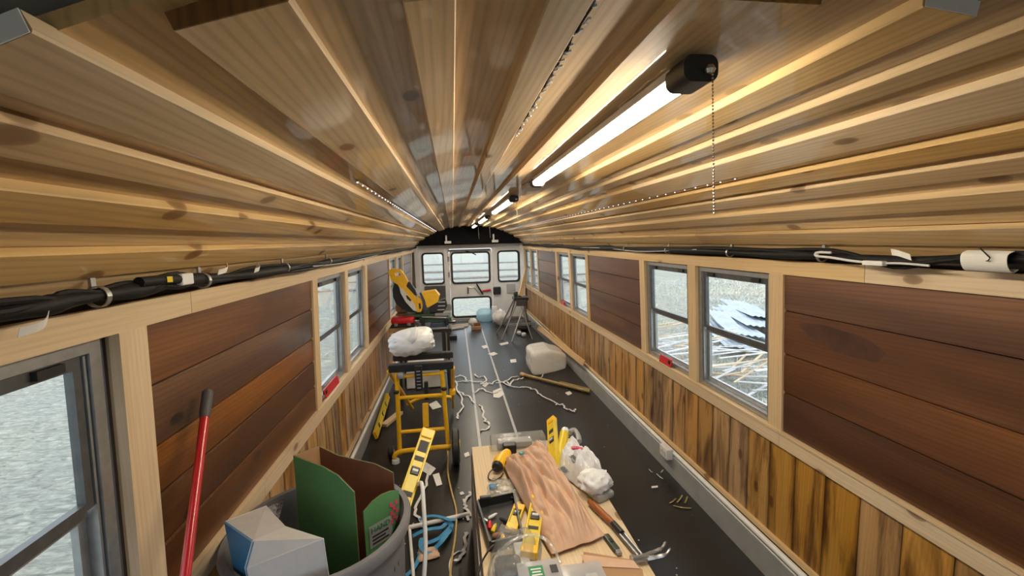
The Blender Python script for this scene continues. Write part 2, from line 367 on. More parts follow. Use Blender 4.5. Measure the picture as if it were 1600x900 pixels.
def ground_mat():
    m, nt, b = newmat('dry_pale_grass'); N = nt.nodes; L = nt.links
    tc = N.new('ShaderNodeTexCoord'); mp = N.new('ShaderNodeMapping'); mp.inputs['Scale'].default_value = (1, 2.2, 1); mp.inputs['Rotation'].default_value = (0, 0, 0.5)
    L.new(tc.outputs['Object'], mp.inputs['Vector'])
    a = N.new('ShaderNodeTexNoise'); a.inputs['Scale'].default_value = 5.5; a.inputs['Detail'].default_value = 9; a.inputs['Roughness'].default_value = 0.68; a.inputs['Distortion'].default_value = 1.2
    L.new(mp.outputs[0], a.inputs['Vector'])
    c = N.new('ShaderNodeTexNoise'); c.inputs['Scale'].default_value = 0.25; c.inputs['Detail'].default_value = 4; L.new(tc.outputs['Object'], c.inputs['Vector'])
    r = N.new('ShaderNodeValToRGB'); e = r.color_ramp.elements
    e[0].position = 0.32; e[0].color = (0.20, 0.20, 0.18, 1); e[1].position = 0.66; e[1].color = (0.60, 0.58, 0.51, 1)
    L.new(a.outputs['Fac'], r.inputs['Fac'])
    r2 = N.new('ShaderNodeValToRGB'); e = r2.color_ramp.elements
    e[0].position = 0.35; e[0].color = (0.85, 0.9, 0.92, 1); e[1].position = 0.65; e[1].color = (1.0, 0.98, 0.88, 1); L.new(c.outputs['Fac'], r2.inputs['Fac'])
    mx = N.new('ShaderNodeMix'); mx.data_type = 'RGBA'; mx.blend_type = 'MULTIPLY'; mx.inputs['Factor'].default_value = 1.0
    L.new(r.outputs['Color'], mx.inputs[6]); L.new(r2.outputs['Color'], mx.inputs[7]); L.new(mx.outputs[2], b.inputs['Base Color'])
    b.inputs['Roughness'].default_value = 0.9
    bp = N.new('ShaderNodeBump'); bp.inputs['Strength'].default_value = 0.9; bp.inputs['Distance'].default_value = 0.08
    L.new(a.outputs['Fac'], bp.inputs['Height']); L.new(bp.outputs['Normal'], b.inputs['Normal'])
    return m
M['ground'] = ground_mat()

# ================================================================ THE SETTING
Y_FRONT, Y_REAR = -1.5, 9.0
PITCH_W, Y0 = 0.711, 1.782
Z_SILL0, Z_SILL1, Z_HEAD0, Z_HEAD1 = 0.658, 0.735, 1.4676, 1.53
def WX(z): return 1.13 - 0.035*max(0.0, z-Z_SILL0)
def wbox(side, y0, y1, z0, z1, o0, o1):
    """box on a side wall; o = distance outward from the trim face"""
    p = []
    for z in (z0, z1):
        for y, o in ((y0, o0), (y1, o0), (y1, o1), (y0, o1)): p.append(Vector((side*(WX(z)+o), y, z)))
    return p
def wb(side, *a): return MB().box8(wbox(side, *a))

# ground outside
gm = MB(); n = 60
for i in range(n+1):
    for j in range(n+1):
        x, y = -60+120*i/n, -30+130*j/n
        gm.v.append(Vector((x, y, -0.95+0.10*noise.noise(Vector((x*0.15, y*0.15, 0))))))
gm.f = [(i*(n+1)+j, (i+1)*(n+1)+j, (i+1)*(n+1)+j+1, i*(n+1)+j+1) for i in range(n) for j in range(n)]
gm.build('ground', M['ground'], smooth=True, origin=(0, 0, -0.95), **STRUCT)

# floor
floor = MB().span((-1.17, Y_FRONT, -0.06), (1.17, Y_REAR, 0.0)).build('floor', M['floor'], **STRUCT)
for x in (-0.19, 0.128):
    MB().ribbon([(x-(0.02 if x < 0 else 0), 1.0, 0.0012), (x, 4, 0.0012), (x+(0.01 if x < 0 else 0), 8.1, 0.0012)], 0.022).build('seam_strip', M['tape'], floor)

# ceiling: steel roof shell and the boards under it
def prof(x): return 1.94 - 0.38*(abs(x)/1.1)**2.6
def slope(x): return (prof(x+0.002)-prof(x-0.002))/0.004
sh = MB(); xs = [-1.2+2.4*i/24 for i in range(25)]
def roofz(x): return prof(max(-1.12, min(1.12, x)))+0.062-(0.5*max(0, abs(x)-1.12))
top = [[Vector((x, y, roofz(x)+0.02)) for y in (Y_FRONT, Y_REAR)] for x in xs]
bot = [[Vector((x, y, roofz(x))) for y in (Y_FRONT, Y_REAR)] for x in xs]
ceiling = sh.patch(top, bot).build('ceiling', M['roof'], smooth=True, origin=(0, 0, 1.9), **STRUCT)
def roof_board(x0, x1, lift, thick, y0, y1, name):
    """board whose lower face lies lift above the profile, between x0 and x1"""
    a, b = Vector((x0, 0, prof(x0))), Vector((x1, 0, prof(x1)))
    d = (b-a).normalized(); nrm = Vector((-d.z, 0, d.x))
    a += nrm*lift; b += nrm*lift
    bev = 0.0022
    sec = [a+d*bev, b-d*bev, b+nrm*bev, b+nrm*thick, a+nrm*thick, a+nrm*bev]
    mb = MB(); n = len(sec)
    mb.v = [Vector((p.x, y0, p.z)) for p in sec]+[Vector((p.x, y1, p.z)) for p in sec]
    mb.f = [tuple(range(n))[::-1], tuple(range(n, 2*n))]+[(i, (i+1) % n, n+(i+1) % n, n+i) for i in range(n)]
    o = mb.build(name, M['ceil'], ceiling, origin=((x0+x1)/2, (y0+y1)/2, prof((x0+x1)/2)))
    if lift == 0.0:                 # raised boards keep raw, unvarnished edges
        o.data.materials.append(M['edge'])
        for q_ in (3, 4, 6, 7): o.data.polygons[q_].material_index = 1
    return o
RAISED = [(-0.932, -0.876), (-0.830, -0.781), (-0.752, -0.677), (-0.603, -0.494), (-0.389, -0.330), (-0.222, -0.164), (-0.058, 0.130),
          (0.254, 0.335), (0.408, 0.462), (0.534, 0.640), (0.683, 0.742), (0.771, 0.824), (0.874, 0.925)]
BASE = [-1.000]+[(a+b)/2 for a, b in RAISED]+[0.997]
FRONT_Y = [0.42, 0.42, 0.422, 0.478, 0.515, 0.50, 0.525, 0.505, 0.495, 0.48, 0.47, 0.46, 0.45]
rb = random.Random(3)
def lengths(y0):
    cut = [y0]; y = y0+rb.uniform(1.2, 3.6)
    while y < 7.6: cut.append(y); y += rb.choice((2.44, 3.05, 3.66))
    return cut+[8.72]
for a, b in RAISED:
    c = lengths(FRONT_Y[RAISED.index((a, b))])
    for q in range(len(c)-1): roof_board(a, b, 0.0, 0.019, c[q]+0.0008, c[q+1]-0.0008, 'ceiling_board')
def board_end(i, mat):
    x0, x1 = RAISED[i]; a, b = Vector((x0, 0, prof(x0))), Vector((x1, 0, prof(x1))); d = (b-a).normalized(); nrm = Vector((-d.z, 0, d.x))
    y = FRONT_Y[i]-0.0004
    MB().prism([Vector((p.x, y, p.z)) for p in (a+d*0.002, b-d*0.002, b+nrm*0.019, a+nrm*0.019)], (0, -0.0012, 0)).build('board_end', mat, ceiling, label='sawn board end')
for i, mt in ((2, 'conduit'), (7, 'conduit'), (3, 'endgrain'), (6, 'endgrain')): board_end(i, M[mt])
# torn bark along one board
bk = random.Random(4); bark = []; y = 0.50
while y < 1.25: bark.append(Vector((-0.1615+bk.uniform(-0.002, 0.002), y, prof(-0.16)+0.006+bk.uniform(-0.003, 0.003)))); y += 0.02
MB().tube(bark, [bk.uniform(0.0015, 0.004) for _ in bark], 6).build('bark_edge', M['bark'], ceiling, label='strip of torn bark')
fk = MB()
for p in bark[::1]: fk.box(p+Vector((0.004, bk.uniform(-0.008, 0.008), -0.003)), (0.004, bk.uniform(0.004, 0.014), 0.003), Matrix.Rotation(bk.uniform(0, 1), 3, 'Z'))
fk.build('bark_flecks', M['conduit'], ceiling, kind='stuff')
for i in range(len(BASE)-1):
    c = lengths((0.40 if i < 3 else 0.455)+rb.uniform(-0.008, 0.008))
    for q in range(len(c)-1): roof_board(BASE[i]+0.001, BASE[i+1]-0.001, 0.0195, 0.016, c[q]+0.0008, c[q+1]-0.0008, 'ceiling_board')
for s in (-1, 1):     # the flat boards low on both sides, behind the looms
    for x0, x1, lift in ((0.994, 1.054, 0.002), (1.055, 1.112, 0.012)):
        c = lengths(-1.2)
        for q in range(len(c)-1):
            a, b = (x0, x1) if s > 0 else (-x1, -x0)
            roof_board(a, b, lift, 0.016, c[q]+0.0008, c[q+1]-0.0008, 'ceiling_board')
# hanging screw under the bare roof metal
MB().lathe([(0.018, 0), (0.018, 0.004), (0.006, 0.008), (0.005, 0.05)], (-0.62, 0.32, 1.86), 12).build('roof_bolt', M['steel'], ceiling)

# side walls
PANEL_Z = {1: [1.305, 1.105, 0.925], -1: [1.308, 1.146, 1.018, 0.880]}
WIN = {1: [(-4, -3), (0, 1), (1, 2), (4, 5), (5, 6), (8, 9), (9, 10)], -1: [(-4, -3), (-3, -2), (-2, -1), (1, 2), (2, 3), (5, 6), (6, 7)]}
PAN = {1: [(-3, 0), (2, 4), (6, 8)], -1: [(-1, 1), (3, 5), (7, 9)]}
def ky(side, k):
    y = Y0+PITCH_W*k
    return y+0.05 if (side < 0 and k == -1) else y
wcount = 0
walls = {}
for side, nm in ((-1, 'wall_left'), (1, 'wall_right')):
    wins = [(ky(side, a), ky(side, b)) for a, b in WIN[side]]
    # outer metal skin with an opening for every window
    ys = [Y_FRONT]; 
    sk = MB()
    prev = Y_FRONT
    for a, b in sorted(wins):
        if a > prev+1e-3: sk.box8(wbox(side, prev, a+0.03, 0.60, 1.60, 0.05, 0.085))
        sk.box8(wbox(side, a+0.03, b-0.03, 0.60, 0.745, 0.05, 0.085)); sk.box8(wbox(side, a+0.03, b-0.03, 1.455, 1.60, 0.05, 0.085))
        prev = b-0.03
    sk.box8(wbox(side, prev, Y_REAR, 0.60, 1.60, 0.05, 0.085))
    sk.box8(wbox(side, Y_FRONT, Y_REAR, -0.06, 0.60, 0.05, 0.085))
    sk.box8(wbox(side, Y_FRONT, Y_REAR, 1.60, 1.72, 0.035, 0.085))
    W = sk.build(nm, M['skin'], origin=(side*1.15, 4, 0), **STRUCT); walls[side] = W
    # header, sill
    for y0, y1 in ((-1.4, 1.35), (1.352, 4.9), (4.902, 8.95)):
        wb(side, y0, y1, Z_HEAD0, Z_HEAD1, 0.0, 0.022).build('header_board', M['trim'], W)
        wb(side, y0+0.4, min(y1+0.4, 8.95), Z_SILL0, Z_SILL1-0.012, 0.0, 0.02).build('sill_board', M['trim'], W)
        wb(side, y0+0.4, min(y1+0.4, 8.95), Z_SILL1-0.0115, Z_SILL1, -0.006, 0.06).build('sill_ledge', M['trim'], W)
    ks = sorted({k for p in WIN[side] for k in p} | {k for p in PAN[side] for k in p})
    for k in ks:
        y = ky(side, k); edge = (k in [p[0] for p in WIN[side]]) != (k in [p[1] for p in WIN[side]])
        w = 0.045 if (side < 0 and k == -1) else 0.043
        wb(side, y-w, y+w, Z_SILL1, Z_HEAD0, 0.002, 0.024).build('stud', M['stud'], W)
        wb(side, y-0.02, y+0.02, Z_SILL1, Z_HEAD0, 0.0242, 0.055).build('stud', M['stud'], W)
    for a, b in PAN[side]:
        ya, yb = ky(side, a), ky(side, b)
        zz = [Z_HEAD0+0.01]+PANEL_Z[side]+[Z_SILL1-0.005]
        for i in range(len(zz)-1):
            mb = MB(); z1, z0 = zz[i]-0.002, zz[i+1]+0.002
            p = wbox(side, ya+0.02, yb-0.02, z0, z1, 0.016, 0.034)
            for q in (0, 1): p[q].z += 0.0
            # small chamfer: a thinner tongue above and below
            mb.box8(wbox(side, ya+0.02, yb-0.02, z0+0.006, z1-0.006, 0.0115, 0.0158)); mb.box8(p)
            mb.build('panel_board', M['panel'], W)
    # torched planks
    plank = None; y = 1.038-0.1565*14
    k = 0
    while y < 8.9:
        if plank is None:
            mb = MB(); mb.box8([Vector((side*(1.13+o), yy, z)) for z in (0.195, Z_SILL0+0.03) for yy, o in ((-0.0768, 0.014), (0.0768, 0.014), (0.0778, 0.028), (-0.0778, 0.028))])
            plank = mb.build('plank', M['plank'], W, origin=(side*1.144, 0, 0.4)); plank.location.y = y+0.078-WORLD[W.name].y
        else: copy_part(plank, (side*1.144, y+0.078, 0.4), W)
        y += 0.1565; k += 1
    # windows
    for a, b in WIN[side]:
        wcount += 1
        ya, yb = ky(side, a)+0.045, ky(side, b)-0.045
        if side < 0 and b == -1: yb = ky(side, b)-0.07
        z0, z1 = 0.738, 1.462; zm = 1.098
        wn = link('window_%d' % wcount, None, (side*1.15, (ya+yb)/2, z0), kind='structure')
        fr = MB()
        fr.box8(wbox(side, ya, ya+0.03, z0, z1, 0.024, 0.075)); fr.box8(wbox(side, yb-0.03, yb, z0, z1, 0.024, 0.075))
        fr.box8(wbox(side, ya+0.03, yb-0.03, z1-0.025, z1, 0.024, 0.075)); fr.box8(wbox(side, ya+0.03, yb-0.03, z0, z0+0.028, 0.024, 0.075))
        for yy in (ya+0.034, yb-0.04): fr.box8(wbox(side, yy, yy+0.006, z0+0.03, z1-0.03, 0.03, 0.06))
        fr.build('frame', M['alu'], wn)
        up = MB(); A, B = ya+0.042, yb-0.042
        for q in ((A, A+0.02, zm, z1-0.026), (B-0.02, B, zm, z1-0.026), (A+0.02, B-0.02, zm-0.012, zm+0.016), (A+0.02, B-0.02, z1-0.055, z1-0.026)): up.box8(wbox(side, *q, 0.034, 0.052))
        up.build('sash', M['alu_dark'], wn)
        lo = MB()
        for q in ((A, A+0.02, z0+0.03, zm-0.013), (B-0.02, B, z0+0.03, zm-0.013), (A+0.02, B-0.02, zm-0.03, zm-0.0125), (A+0.02, B-0.02, z0+0.03, z0+0.055)): lo.box8(wbox(side, *q, 0.054, 0.07))
        lo.build('sash', M['alu'], wn)
        wb(side, A+0.018, B-0.018, zm+0.014, z1-0.053, 0.042, 0.0445).build('pane', M['glass'], wn)
        wb(side, A+0.018, B-0.018, z0+0.053, zm-0.028, 0.060, 0.0625).build('pane', M['glass'], wn)
        for yy in (A+0.05, B-0.11): wb(side, yy, yy+0.06, z1-0.048, z1-0.03, 0.022, 0.036).build('latch', M['black'], wn)
# dark rubber strip beside the nearest left window
# metal cove and conduit along the floor
for side, nm in ((-1, 'baseboard_left'), (1, 'baseboard_right')):
    mb = MB(); sec = [(1.09, 0.0), (1.10, 0.135), (1.106, 0.14), (1.145, 0.14), (1.145, 0.0)]
    if side < 0: sec = [(1.115, 0.0), (1.12, 0.135), (1.126, 0.14), (1.145, 0.14), (1.145, 0.0)]
    mb.prism([Vector((side*x, Y_FRONT+0.1, z)) for x, z in sec], (0, 8.9-Y_FRONT-0.1, 0))
    bb = mb.build(nm, M['galv'], **STRUCT)
    MB().cyl((side*1.112, -1.2, 0.158), (side*1.112, 8.8, 0.158), 0.015, 12).build('conduit', M['conduit'], bb, smooth=True)
    MB().span((side*1.126, -1.2, 0.172), (side*1.15, 8.9, 0.195)).build('ledge_strip', M['trim'], bb)
    if side > 0:
        ob = MB().bbox((1.083, 2.73, 0.145), (0.05, 0.11, 0.075), 0.006).build('outlet_box', M['conduit'], bb)
        for dy in (-0.022, 0.022): MB().bbox((1.0565, 2.73+dy, 0.147), (0.004, 0.03, 0.03), 0.001).build('socket', M['whitecard'], ob)

# rear wall and emergency door
def rear(c): return Vector((c.x, Y_REAR+c.z, c.y))
WINR = {'l': (-0.966, -0.555, 0.805, 1.42), 'm': (-0.378, 0.386, 0.80, 1.415), 'b': (-0.395, 0.389, 0.09, 0.485), 'r': (0.58, 1.005, 0.80, 1.42)}
outer = [(-1.19, -0.06), (1.19, -0.06), (1.19, 1.56)]+[(x, roofz(x)+0.01) for x in [1.1-2.2*i/16 for i in range(17)]]+[(-1.19, 1.56)]
door_o = rrect(-0.435, 0.45, 0.012, 1.50, 0.03)
wr = curve_mesh('rear', [outer, door_o, rrect(*WINR['l'], 0.06), rrect(*WINR['r'], 0.06)], 0.05, rear).build('wall_rear', M['white'], **STRUCT)
d1 = link('door_1', None, (0, Y_REAR, 0.012), kind='structure')
curve_mesh('door', [rrect(-0.428, 0.443, 0.02, 1.493, 0.03), rrect(*WINR['m'], 0.06), rrect(*WINR['b'], 0.06)], 0.04, rear).build('door_leaf', M['white'], d1)
wk = 20
for key in 'lmbr':
    x0, x1, z0, z1 = WINR[key]
    seal = curve_mesh('seal', [rrect(x0-0.022, x1+0.022, z0-0.022, z1+0.022, 0.075), rrect(x0+0.012, x1-0.012, z0+0.012, z1-0.012, 0.05)], 0.075, rear)
    pane = curve_mesh('pane', [rrect(x0, x1, z0, z1, 0.06)], 0.006, rear)
    if key in 'mb':
        seal.build('window_seal', M['rubber'], d1); pane.build('pane', M['glass'], d1)
    else:
        wcount += 1
        wn = link('window_%d' % wcount, None, ((x0+x1)/2, Y_REAR, z0), kind='structure')
        seal.build('window_seal', M['rubber'], wn); pane.build('pane', M['glass'], wn)
# door furniture: dark lever, red grip, latch case, hinge posts, header bar
MB().bbox((0.17, Y_REAR-0.06, 0.66), (0.03, 0.03, 0.26), 0.006, Matrix.Rotation(-0.5, 3, 'Y')).build('door_lever', M['black'], d1)
MB().cyl((0.22, Y_REAR-0.06, 0.61), (0.40, Y_REAR-0.06, 0.63), 0.022).build('door_grip', M['red'], d1, smooth=True, label='red grip of the door lever')
MB().bbox((0.53, Y_REAR-0.06, 0.61), (0.16, 0.07, 0.16), 0.02).build('latch_case', M['black'], d1)
MB().bbox((-0.07, Y_REAR-0.04, 0.64), (0.03, 0.03, 0.14), 0.004).build('door_hook', M['alu_dark'], d1)
MB().tube([(-0.06, Y_REAR-0.045, 0.70), (0.06, Y_REAR-0.05, 0.70), (0.14, Y_REAR-0.05, 0.60), (0.18, Y_REAR-0.05, 0.55)], 0.008, 6).build('link_rod', M['steel'], d1)
MB().bbox((-0.02, Y_REAR-0.05, 1.47), (0.85, 0.03, 0.035), 0.006).build('door_check_bar', M['alu_dark'], d1)
MB().tube([(-0.1, Y_REAR-0.06, 1.46), (0.02, Y_REAR-0.06, 1.42), (0.12, Y_REAR-0.07, 1.37)], 0.012, 6).build('wiper_arm', M['black'], d1)
for z in (0.3, 0.98, 1.3): MB().cyl((-0.445, Y_REAR-0.035, z-0.05), (-0.445, Y_REAR-0.035, z+0.05), 0.016).build('hinge', M['alu'], d1)
for x in (-0.52, 0.50): MB().span((x-0.02, Y_REAR-0.045, 0.0), (x+0.02, Y_REAR-0.025, 1.52)).build('door_post', M['white'], wr)
MB().span((-1.05, Y_REAR-0.05, 0.0), (1.05, Y_REAR-0.025, 0.045)).build('threshold', M['alu'], wr)
MB().bbox((0.83, Y_REAR-0.035, 0.64), (0.18, 0.02, 0.2), 0.004).build('notice_plate', M['tape'], wr)
MB().bbox((-0.74, Y_REAR-0.05, 0.58), (0.42, 0.05, 0.36), 0.01).build('heater_cover', M['alu_dark'], wr)
for s in (-1, 1): MB().span((s*1.03, Y_REAR-0.12, 0.2), (s*1.12, Y_REAR-0.025, 1.6)).build('corner_post', M['white'], wr)
# black panel above the door
xsr = [-1.08+2.16*i/18 for i in range(19)]
black_o = [(-1.08, 1.585), (1.08, 1.585)]+[(x, min(roofz(x)-0.004, prof(x)+0.05)) for x in reversed(xsr)]
trim = curve_mesh('arch', [black_o], 0.18, lambda c: Vector((c.x, 8.84+c.z, c.y))).build('trim_1', M['matte'], **STRUCT)
for x in (-0.47, 0.47):
    br = MB(); br.bbox((x, 8.72, 1.70), (0.03, 0.05, 0.16), 0.004); br.bbox((x+0.03, 8.70, 1.64), (0.13, 0.04, 0.05), 0.006)
    br.build('speaker_bracket', M['conduit'], trim)
# front bulkhead with the windscreen opening, behind the camera
def front(c): return Vector((c.x, Y_FRONT+c.z, c.y))
wf = curve_mesh('front', [outer, rrect(-1.02, -0.03, 0.55, 1.70, 0.05), rrect(0.03, 1.02, 0.55, 1.70, 0.05)], 0.05, front).build('wall_front', M['white'], **STRUCT)
for x0, x1 in ((-1.02, -0.03), (0.03, 1.02)):
    wcount += 1
    wn = link('window_%d' % wcount, None, ((x0+x1)/2, Y_FRONT, 0.75), kind='structure')
    curve_mesh('seal', [rrect(x0-0.02, x1+0.02, 0.53, 1.72, 0.06), rrect(x0+0.01, x1-0.01, 0.56, 1.69, 0.05)], 0.07, front).build('window_seal', M['rubber'], wn)
    curve_mesh('pane', [rrect(x0, x1, 0.55, 1.70, 0.05)], 0.006, front).build('pane', M['glass'], wn)

st_c = Vector((WX(1.235)+0.0113, 1.455, 1.232)); st_pts = []
for k in range(36):
    a = 2*math.pi*k/36; rr_ = 1+0.07*math.sin(3*a+1)+0.04*math.sin(7*a)
    y_, z_ = st_c.y+0.185*rr_*math.cos(a), st_c.z+0.045*rr_*math.sin(a)+0.10*(math.cos(a)*0.185)
    st_pts.append(Vector((WX(z_)+0.0113, y_, z_)))
MB().prism(st_pts, (0.0006, 0, 0)).build('dark_stain', M['stain'], walls[1], label='dark oval stain on a mahogany board')
rg_ = random.Random(77); straw = MB()
def blade(x, y, h, w):
    a = rg_.uniform(0, 6.28); z = -0.95+0.10*noise.noise(Vector((x*0.15, y*0.15, 0)))
    d_ = Vector((math.cos(a), math.sin(a), 0)); s_ = Vector((-d_.y, d_.x, 0))*w
    b = Vector((x, y, z)); m_ = b+d_*h*0.5+Vector((0, 0, h*0.45)); e = b+d_*h*1.3+Vector((0, 0, h*rg_.uniform(0.15, 0.6)))
    n = len(straw.v); straw.v += [b-s_, b+s_, m_+s_*0.8, m_-s_*0.8, e]; straw.f += [(n, n+1, n+2, n+3), (n+3, n+2, n+4)]
for i in range(26000):
    t = rg_.random()**1.6
    if i % 2: x, y = 2.6+14*t, rg_.uniform(1.5, 6+22*t)
    else: x, y = 4+12*t, rg_.uniform(4, 24)
    sc = 0.6+2.0*t
    blade(x, y, rg_.uniform(0.10, 0.24)*(0.7+0.5*t), 0.004*sc)
straw.build('dry_grass', M['straw'], origin=(0, 8, -0.95), kind='stuff', label='pale dry grass covering the field outside the bus', category='grass')

# ================================================================ LAMPS
def tube_light(y0, label):
    x, z = 0.052, 1.912; L = 1.36
    t = thing('tube_light', (x, y0+L/2, z-0.016), label, 'light', 'tube lights in a row along the ceiling')
    hs = MB(); hs.bbox((x, y0+L/2, z+0.012), (0.046, L-0.10, 0.012), 0.003); 
    for sx_ in (-1, 1): hs.box((x+sx_*0.0255, y0+L/2, z+0.0105), (0.003, L-0.10, 0.015))
    hs.build('housing', M['whitecard'], t)
    n = 10; sec = [(x+0.023*math.cos(math.pi+math.pi*i/n), z+0.006+0.020*math.sin(math.pi+math.pi*i/n)) for i in range(n+1)]
    MB().prism([Vector((a, y0+0.055, b)) for a, b in sec], (0, L-0.11, 0)).build('diffuser', M['tube'], t, smooth=True, label='glowing white diffuser')
    for ya, first in ((y0, True), (y0+L-0.06, False)):
        c = MB(); o = rrect(x-0.029, x+0.029, z-0.019, z+0.022, 0.015)
        c.prism([Vector((a, ya, b)) for a, b in o], (0, 0.06, 0))
        cap = c.build('end_cap', M['black'], t, smooth=25)
        if first: MB().lathe([(0.0, -0.008), (0.006, -0.006), (0.009, 0), (0.006, 0.006), (0.0, 0.008)], (x+0.012, y0-0.004, z-0.002), 12).build('chain_socket', M['chain'], cap, smooth=True)
    ch = MB()
    for k in range(42):
        zz = z-0.012-k*0.0052
        ch.lathe([(0.0004, -0.0019), (0.0017, -0.001), (0.0017, 0.001), (0.0004, 0.0019)], (x+0.013+0.0002*k, y0-0.010, zz), 6)
    ch.build('pull_chain', M['chain'], t, label='beaded steel pull chain')
    MB().span((x-0.02, y0+0.25, z+0.018), (x+0.02, y0+0.29, 1.9395)).build('mount_clip', M['alu'], t)
    MB().span((x-0.02, y0+L-0.3, z+0.018), (x+0.02, y0+L-0.26, 1.9395)).build('mount_clip', M['alu'], t)
for y, l in ((0.665, 'nearest glowing tube light with black end cap and long pull chain'), (2.76, 'second tube light from the camera, black cap against the boards'),
             (4.86, 'third tube light along the ceiling, partway to the rear'), (6.96, 'farthest tube light, just before the black rear panel')):
    tube_light(y, l)
# junction block between the first two lamps
MB().bbox((0.075, 2.25, 1.925), (0.09, 0.16, 0.026), 0.004).build('junction_box', M['whitecard'], **tg('small white junction box on the ceiling between first and second tube lights', 'box'))
# LED ribbons
def led(x, y0, label):
    z = prof(x)+0.014
    t = thing('led_strip', (x, (y0+8.6)/2, z-0.004), label, 'light')
    MB().span((x-0.005, y0, z-0.002), (x+0.005, 8.6, z)).build('tape', M['ceil'], t)
    d = MB(); y = y0+0.01; 
    while y < 8.55: d.box((x, y, z-0.0032), (0.0032, 0.0032, 0.0022)); y += 0.085
    d.build('diode', M['led'], t, kind='stuff')
led(-0.648, 1.50, 'string of tiny blue-white diodes along the left ceiling boards')
led(0.665, 1.45, 'string of tiny blue-white diodes along the right ceiling boards')

# ================================================================ CABLE LOOMS
def loom(side, pts, label, seed):
    rr = random.Random(seed); x = 1.058
    t = thing('cable_loom', (side*x, 4, 1.54), label, 'cable')
    P = [Vector((side*(x+0.012*math.sin(y*5)*0.5), y, z)) for y, z in pts]
    MB().tube(spline(P, 5), [0.015+0.004*math.sin(i*0.8) for i in range(len(spline(P, 5)))], 10).build('loom_sleeve', M['cable'], t, smooth=True)
    for j in range(3):
        Q = [p+Vector((side*rr.uniform(-0.012, 0.006), 0, rr.uniform(-0.02, 0.024))) for p in P]
        MB().tube(spline(Q, 5), 0.0065, 7).build('wire', M['cable'], t, smooth=True)
    for j in range(1):
        a = rr.randrange(6, len(P)-5); Q = [p+Vector((-side*0.014, rr.uniform(-.05, .05), rr.uniform(-0.022, 0.022))) for p in P[a:a+4]]
        MB().tube(spline(Q, 5), 0.0028, 6).build('wire', M['strap'], t, smooth=True, label='thin white wire')
    return t
import itertools
rl = random.Random(5)
yl = [-0.9, -0.2, 0.3, 0.78, 0.895, 1.054, 1.21, 1.355, 1.684, 2.246, 2.8, 3.419, 4.2, 5, 5.8, 6.6, 7.4, 8.2, 8.6]
zl = [1.55, 1.55, 1.556, 1.559, 1.564, 1.564, 1.567, 1.567, 1.556, 1.555]
ptl = [(y, zl[i] if i < len(zl) else 1.552+rl.uniform(-0.008, 0.008)) for i, y in enumerate(yl)]
lt = loom(-1, ptl, 'black cable loom clipped along the top of the left wall', 11)
yr = [-0.9, -0.2, 0.4, 0.895, 1.033, 1.209, 1.447, 1.781, 2.285, 3.133, 3.9, 4.862, 5.6, 6.4, 7.2, 8.0, 8.6]
zr = [1.56, 1.56, 1.566, 1.571, 1.566, 1.552, 1.561, 1.557, 1.563, 1.559, 1.556, 1.552]
ptr_ = [(y, zr[i] if i < len(zr) else 1.552+rl.uniform(-0.006, 0.006)) for i, y in enumerate(yr)]
rt = loom(1, ptr_, 'black cable loom clipped along the top of the right wall', 12)
def clip(t, side, y, z):
    ring = [Vector((side*1.058+0.021*math.cos(a), y, z+0.021*math.sin(a))) for a in [2*math.pi*k/16 for k in range(17)]]
    c = MB().ribbon(ring, 0.012, 0.002, side=(0, 1, 0)); c.box((side*1.066, y, z+0.028), (0.006, 0.012, 0.03))
    c.build('cable_clip', M['alu'], t, smooth=True)
for y in (0.97, 1.34, 1.95, 2.6): clip(lt, -1, y, 1.562)
for y in (1.49, 2.05, 2.7, 3.4): clip(rt, 1, y, 1.559)
# loose plug, connector and paper flags on the looms
MB().bbox((-1.045, 1.225, 1.575), (0.03, 0.05, 0.03), 0.004).build('connector', M['conduit'], lt)
MB().tube([(-1.04, 1.06, 1.582), (-1.04, 1.14, 1.581), (-1.042, 1.2, 1.577)], 0.012, 10).build('branch_sleeve', M['cable'], lt, smooth=True)
MB().ribbon([(-1.027, 1.135, 1.5815), (-1.027, 1.155, 1.5805)], 0.014, 0.001, side=(0, 0, 1)).build('wire_tag', M['lvl'], lt)
for y, z, l in ((0.80, 1.535, 0.06), (1.40, 1.588, 0.06), (1.62, 1.578, 0.03)):
    MB().ribbon(spline([(-1.03, y-l/2, z-0.006), (-1.02, y, z), (-1.035, y+l/2, z+0.012)], 4), 0.016, 0.001, side=(0.3, 0, 1)).build('tape_flag', M['paper'], lt)
fl = spline([(1.03, 0.945, 1.592), (1.018, 0.95, 1.582), (1.02, 0.95, 1.556), (1.036, 0.95, 1.538), (1.055, 0.95, 1.545)], 4)
MB().ribbon(fl, 0.10, 0.0014, side=(0, 1, 0)).build('tape_flag', M['paper'], rt, label='wide white tape flag')
MB().tube([(1.012, 0.955, 1.60), (1.01, 0.93, 1.575), (1.012, 0.935, 1.567), (1.02, 0.945, 1.566)], 0.0016, 6).build('wire', M['cable'], rt)
MB().tube(spline([(1.03, 1.42, 1.575), (1.02, 1.47, 1.575), (1.02, 1.475, 1.562), (1.02, 1.41, 1.558), (1.02, 1.33, 1.55), (1.02, 1.24, 1.545)], 5), 0.0045, 7).build('wire', M['strap'], rt, smooth=True, label='looped grey wire')
MB().tube(spline([(1.02, 1.24, 1.545), (1.02, 1.16, 1.549), (1.022, 1.08, 1.546)], 5), 0.0035, 7).build('wire', M['strap'], rt, smooth=True)
MB().bbox((1.015, 1.24, 1.546), (0.02, 0.07, 0.016), 0.003).build('connector', M['conduit'], rt)
MB().ribbon(spline([(1.03, 1.20, 1.583), (1.02, 1.17, 1.58), (1.03, 1.14, 1.568)], 4), 0.02, 0.001, side=(0, 0.3, 1)).build('tape_flag', M['paper'], rt)

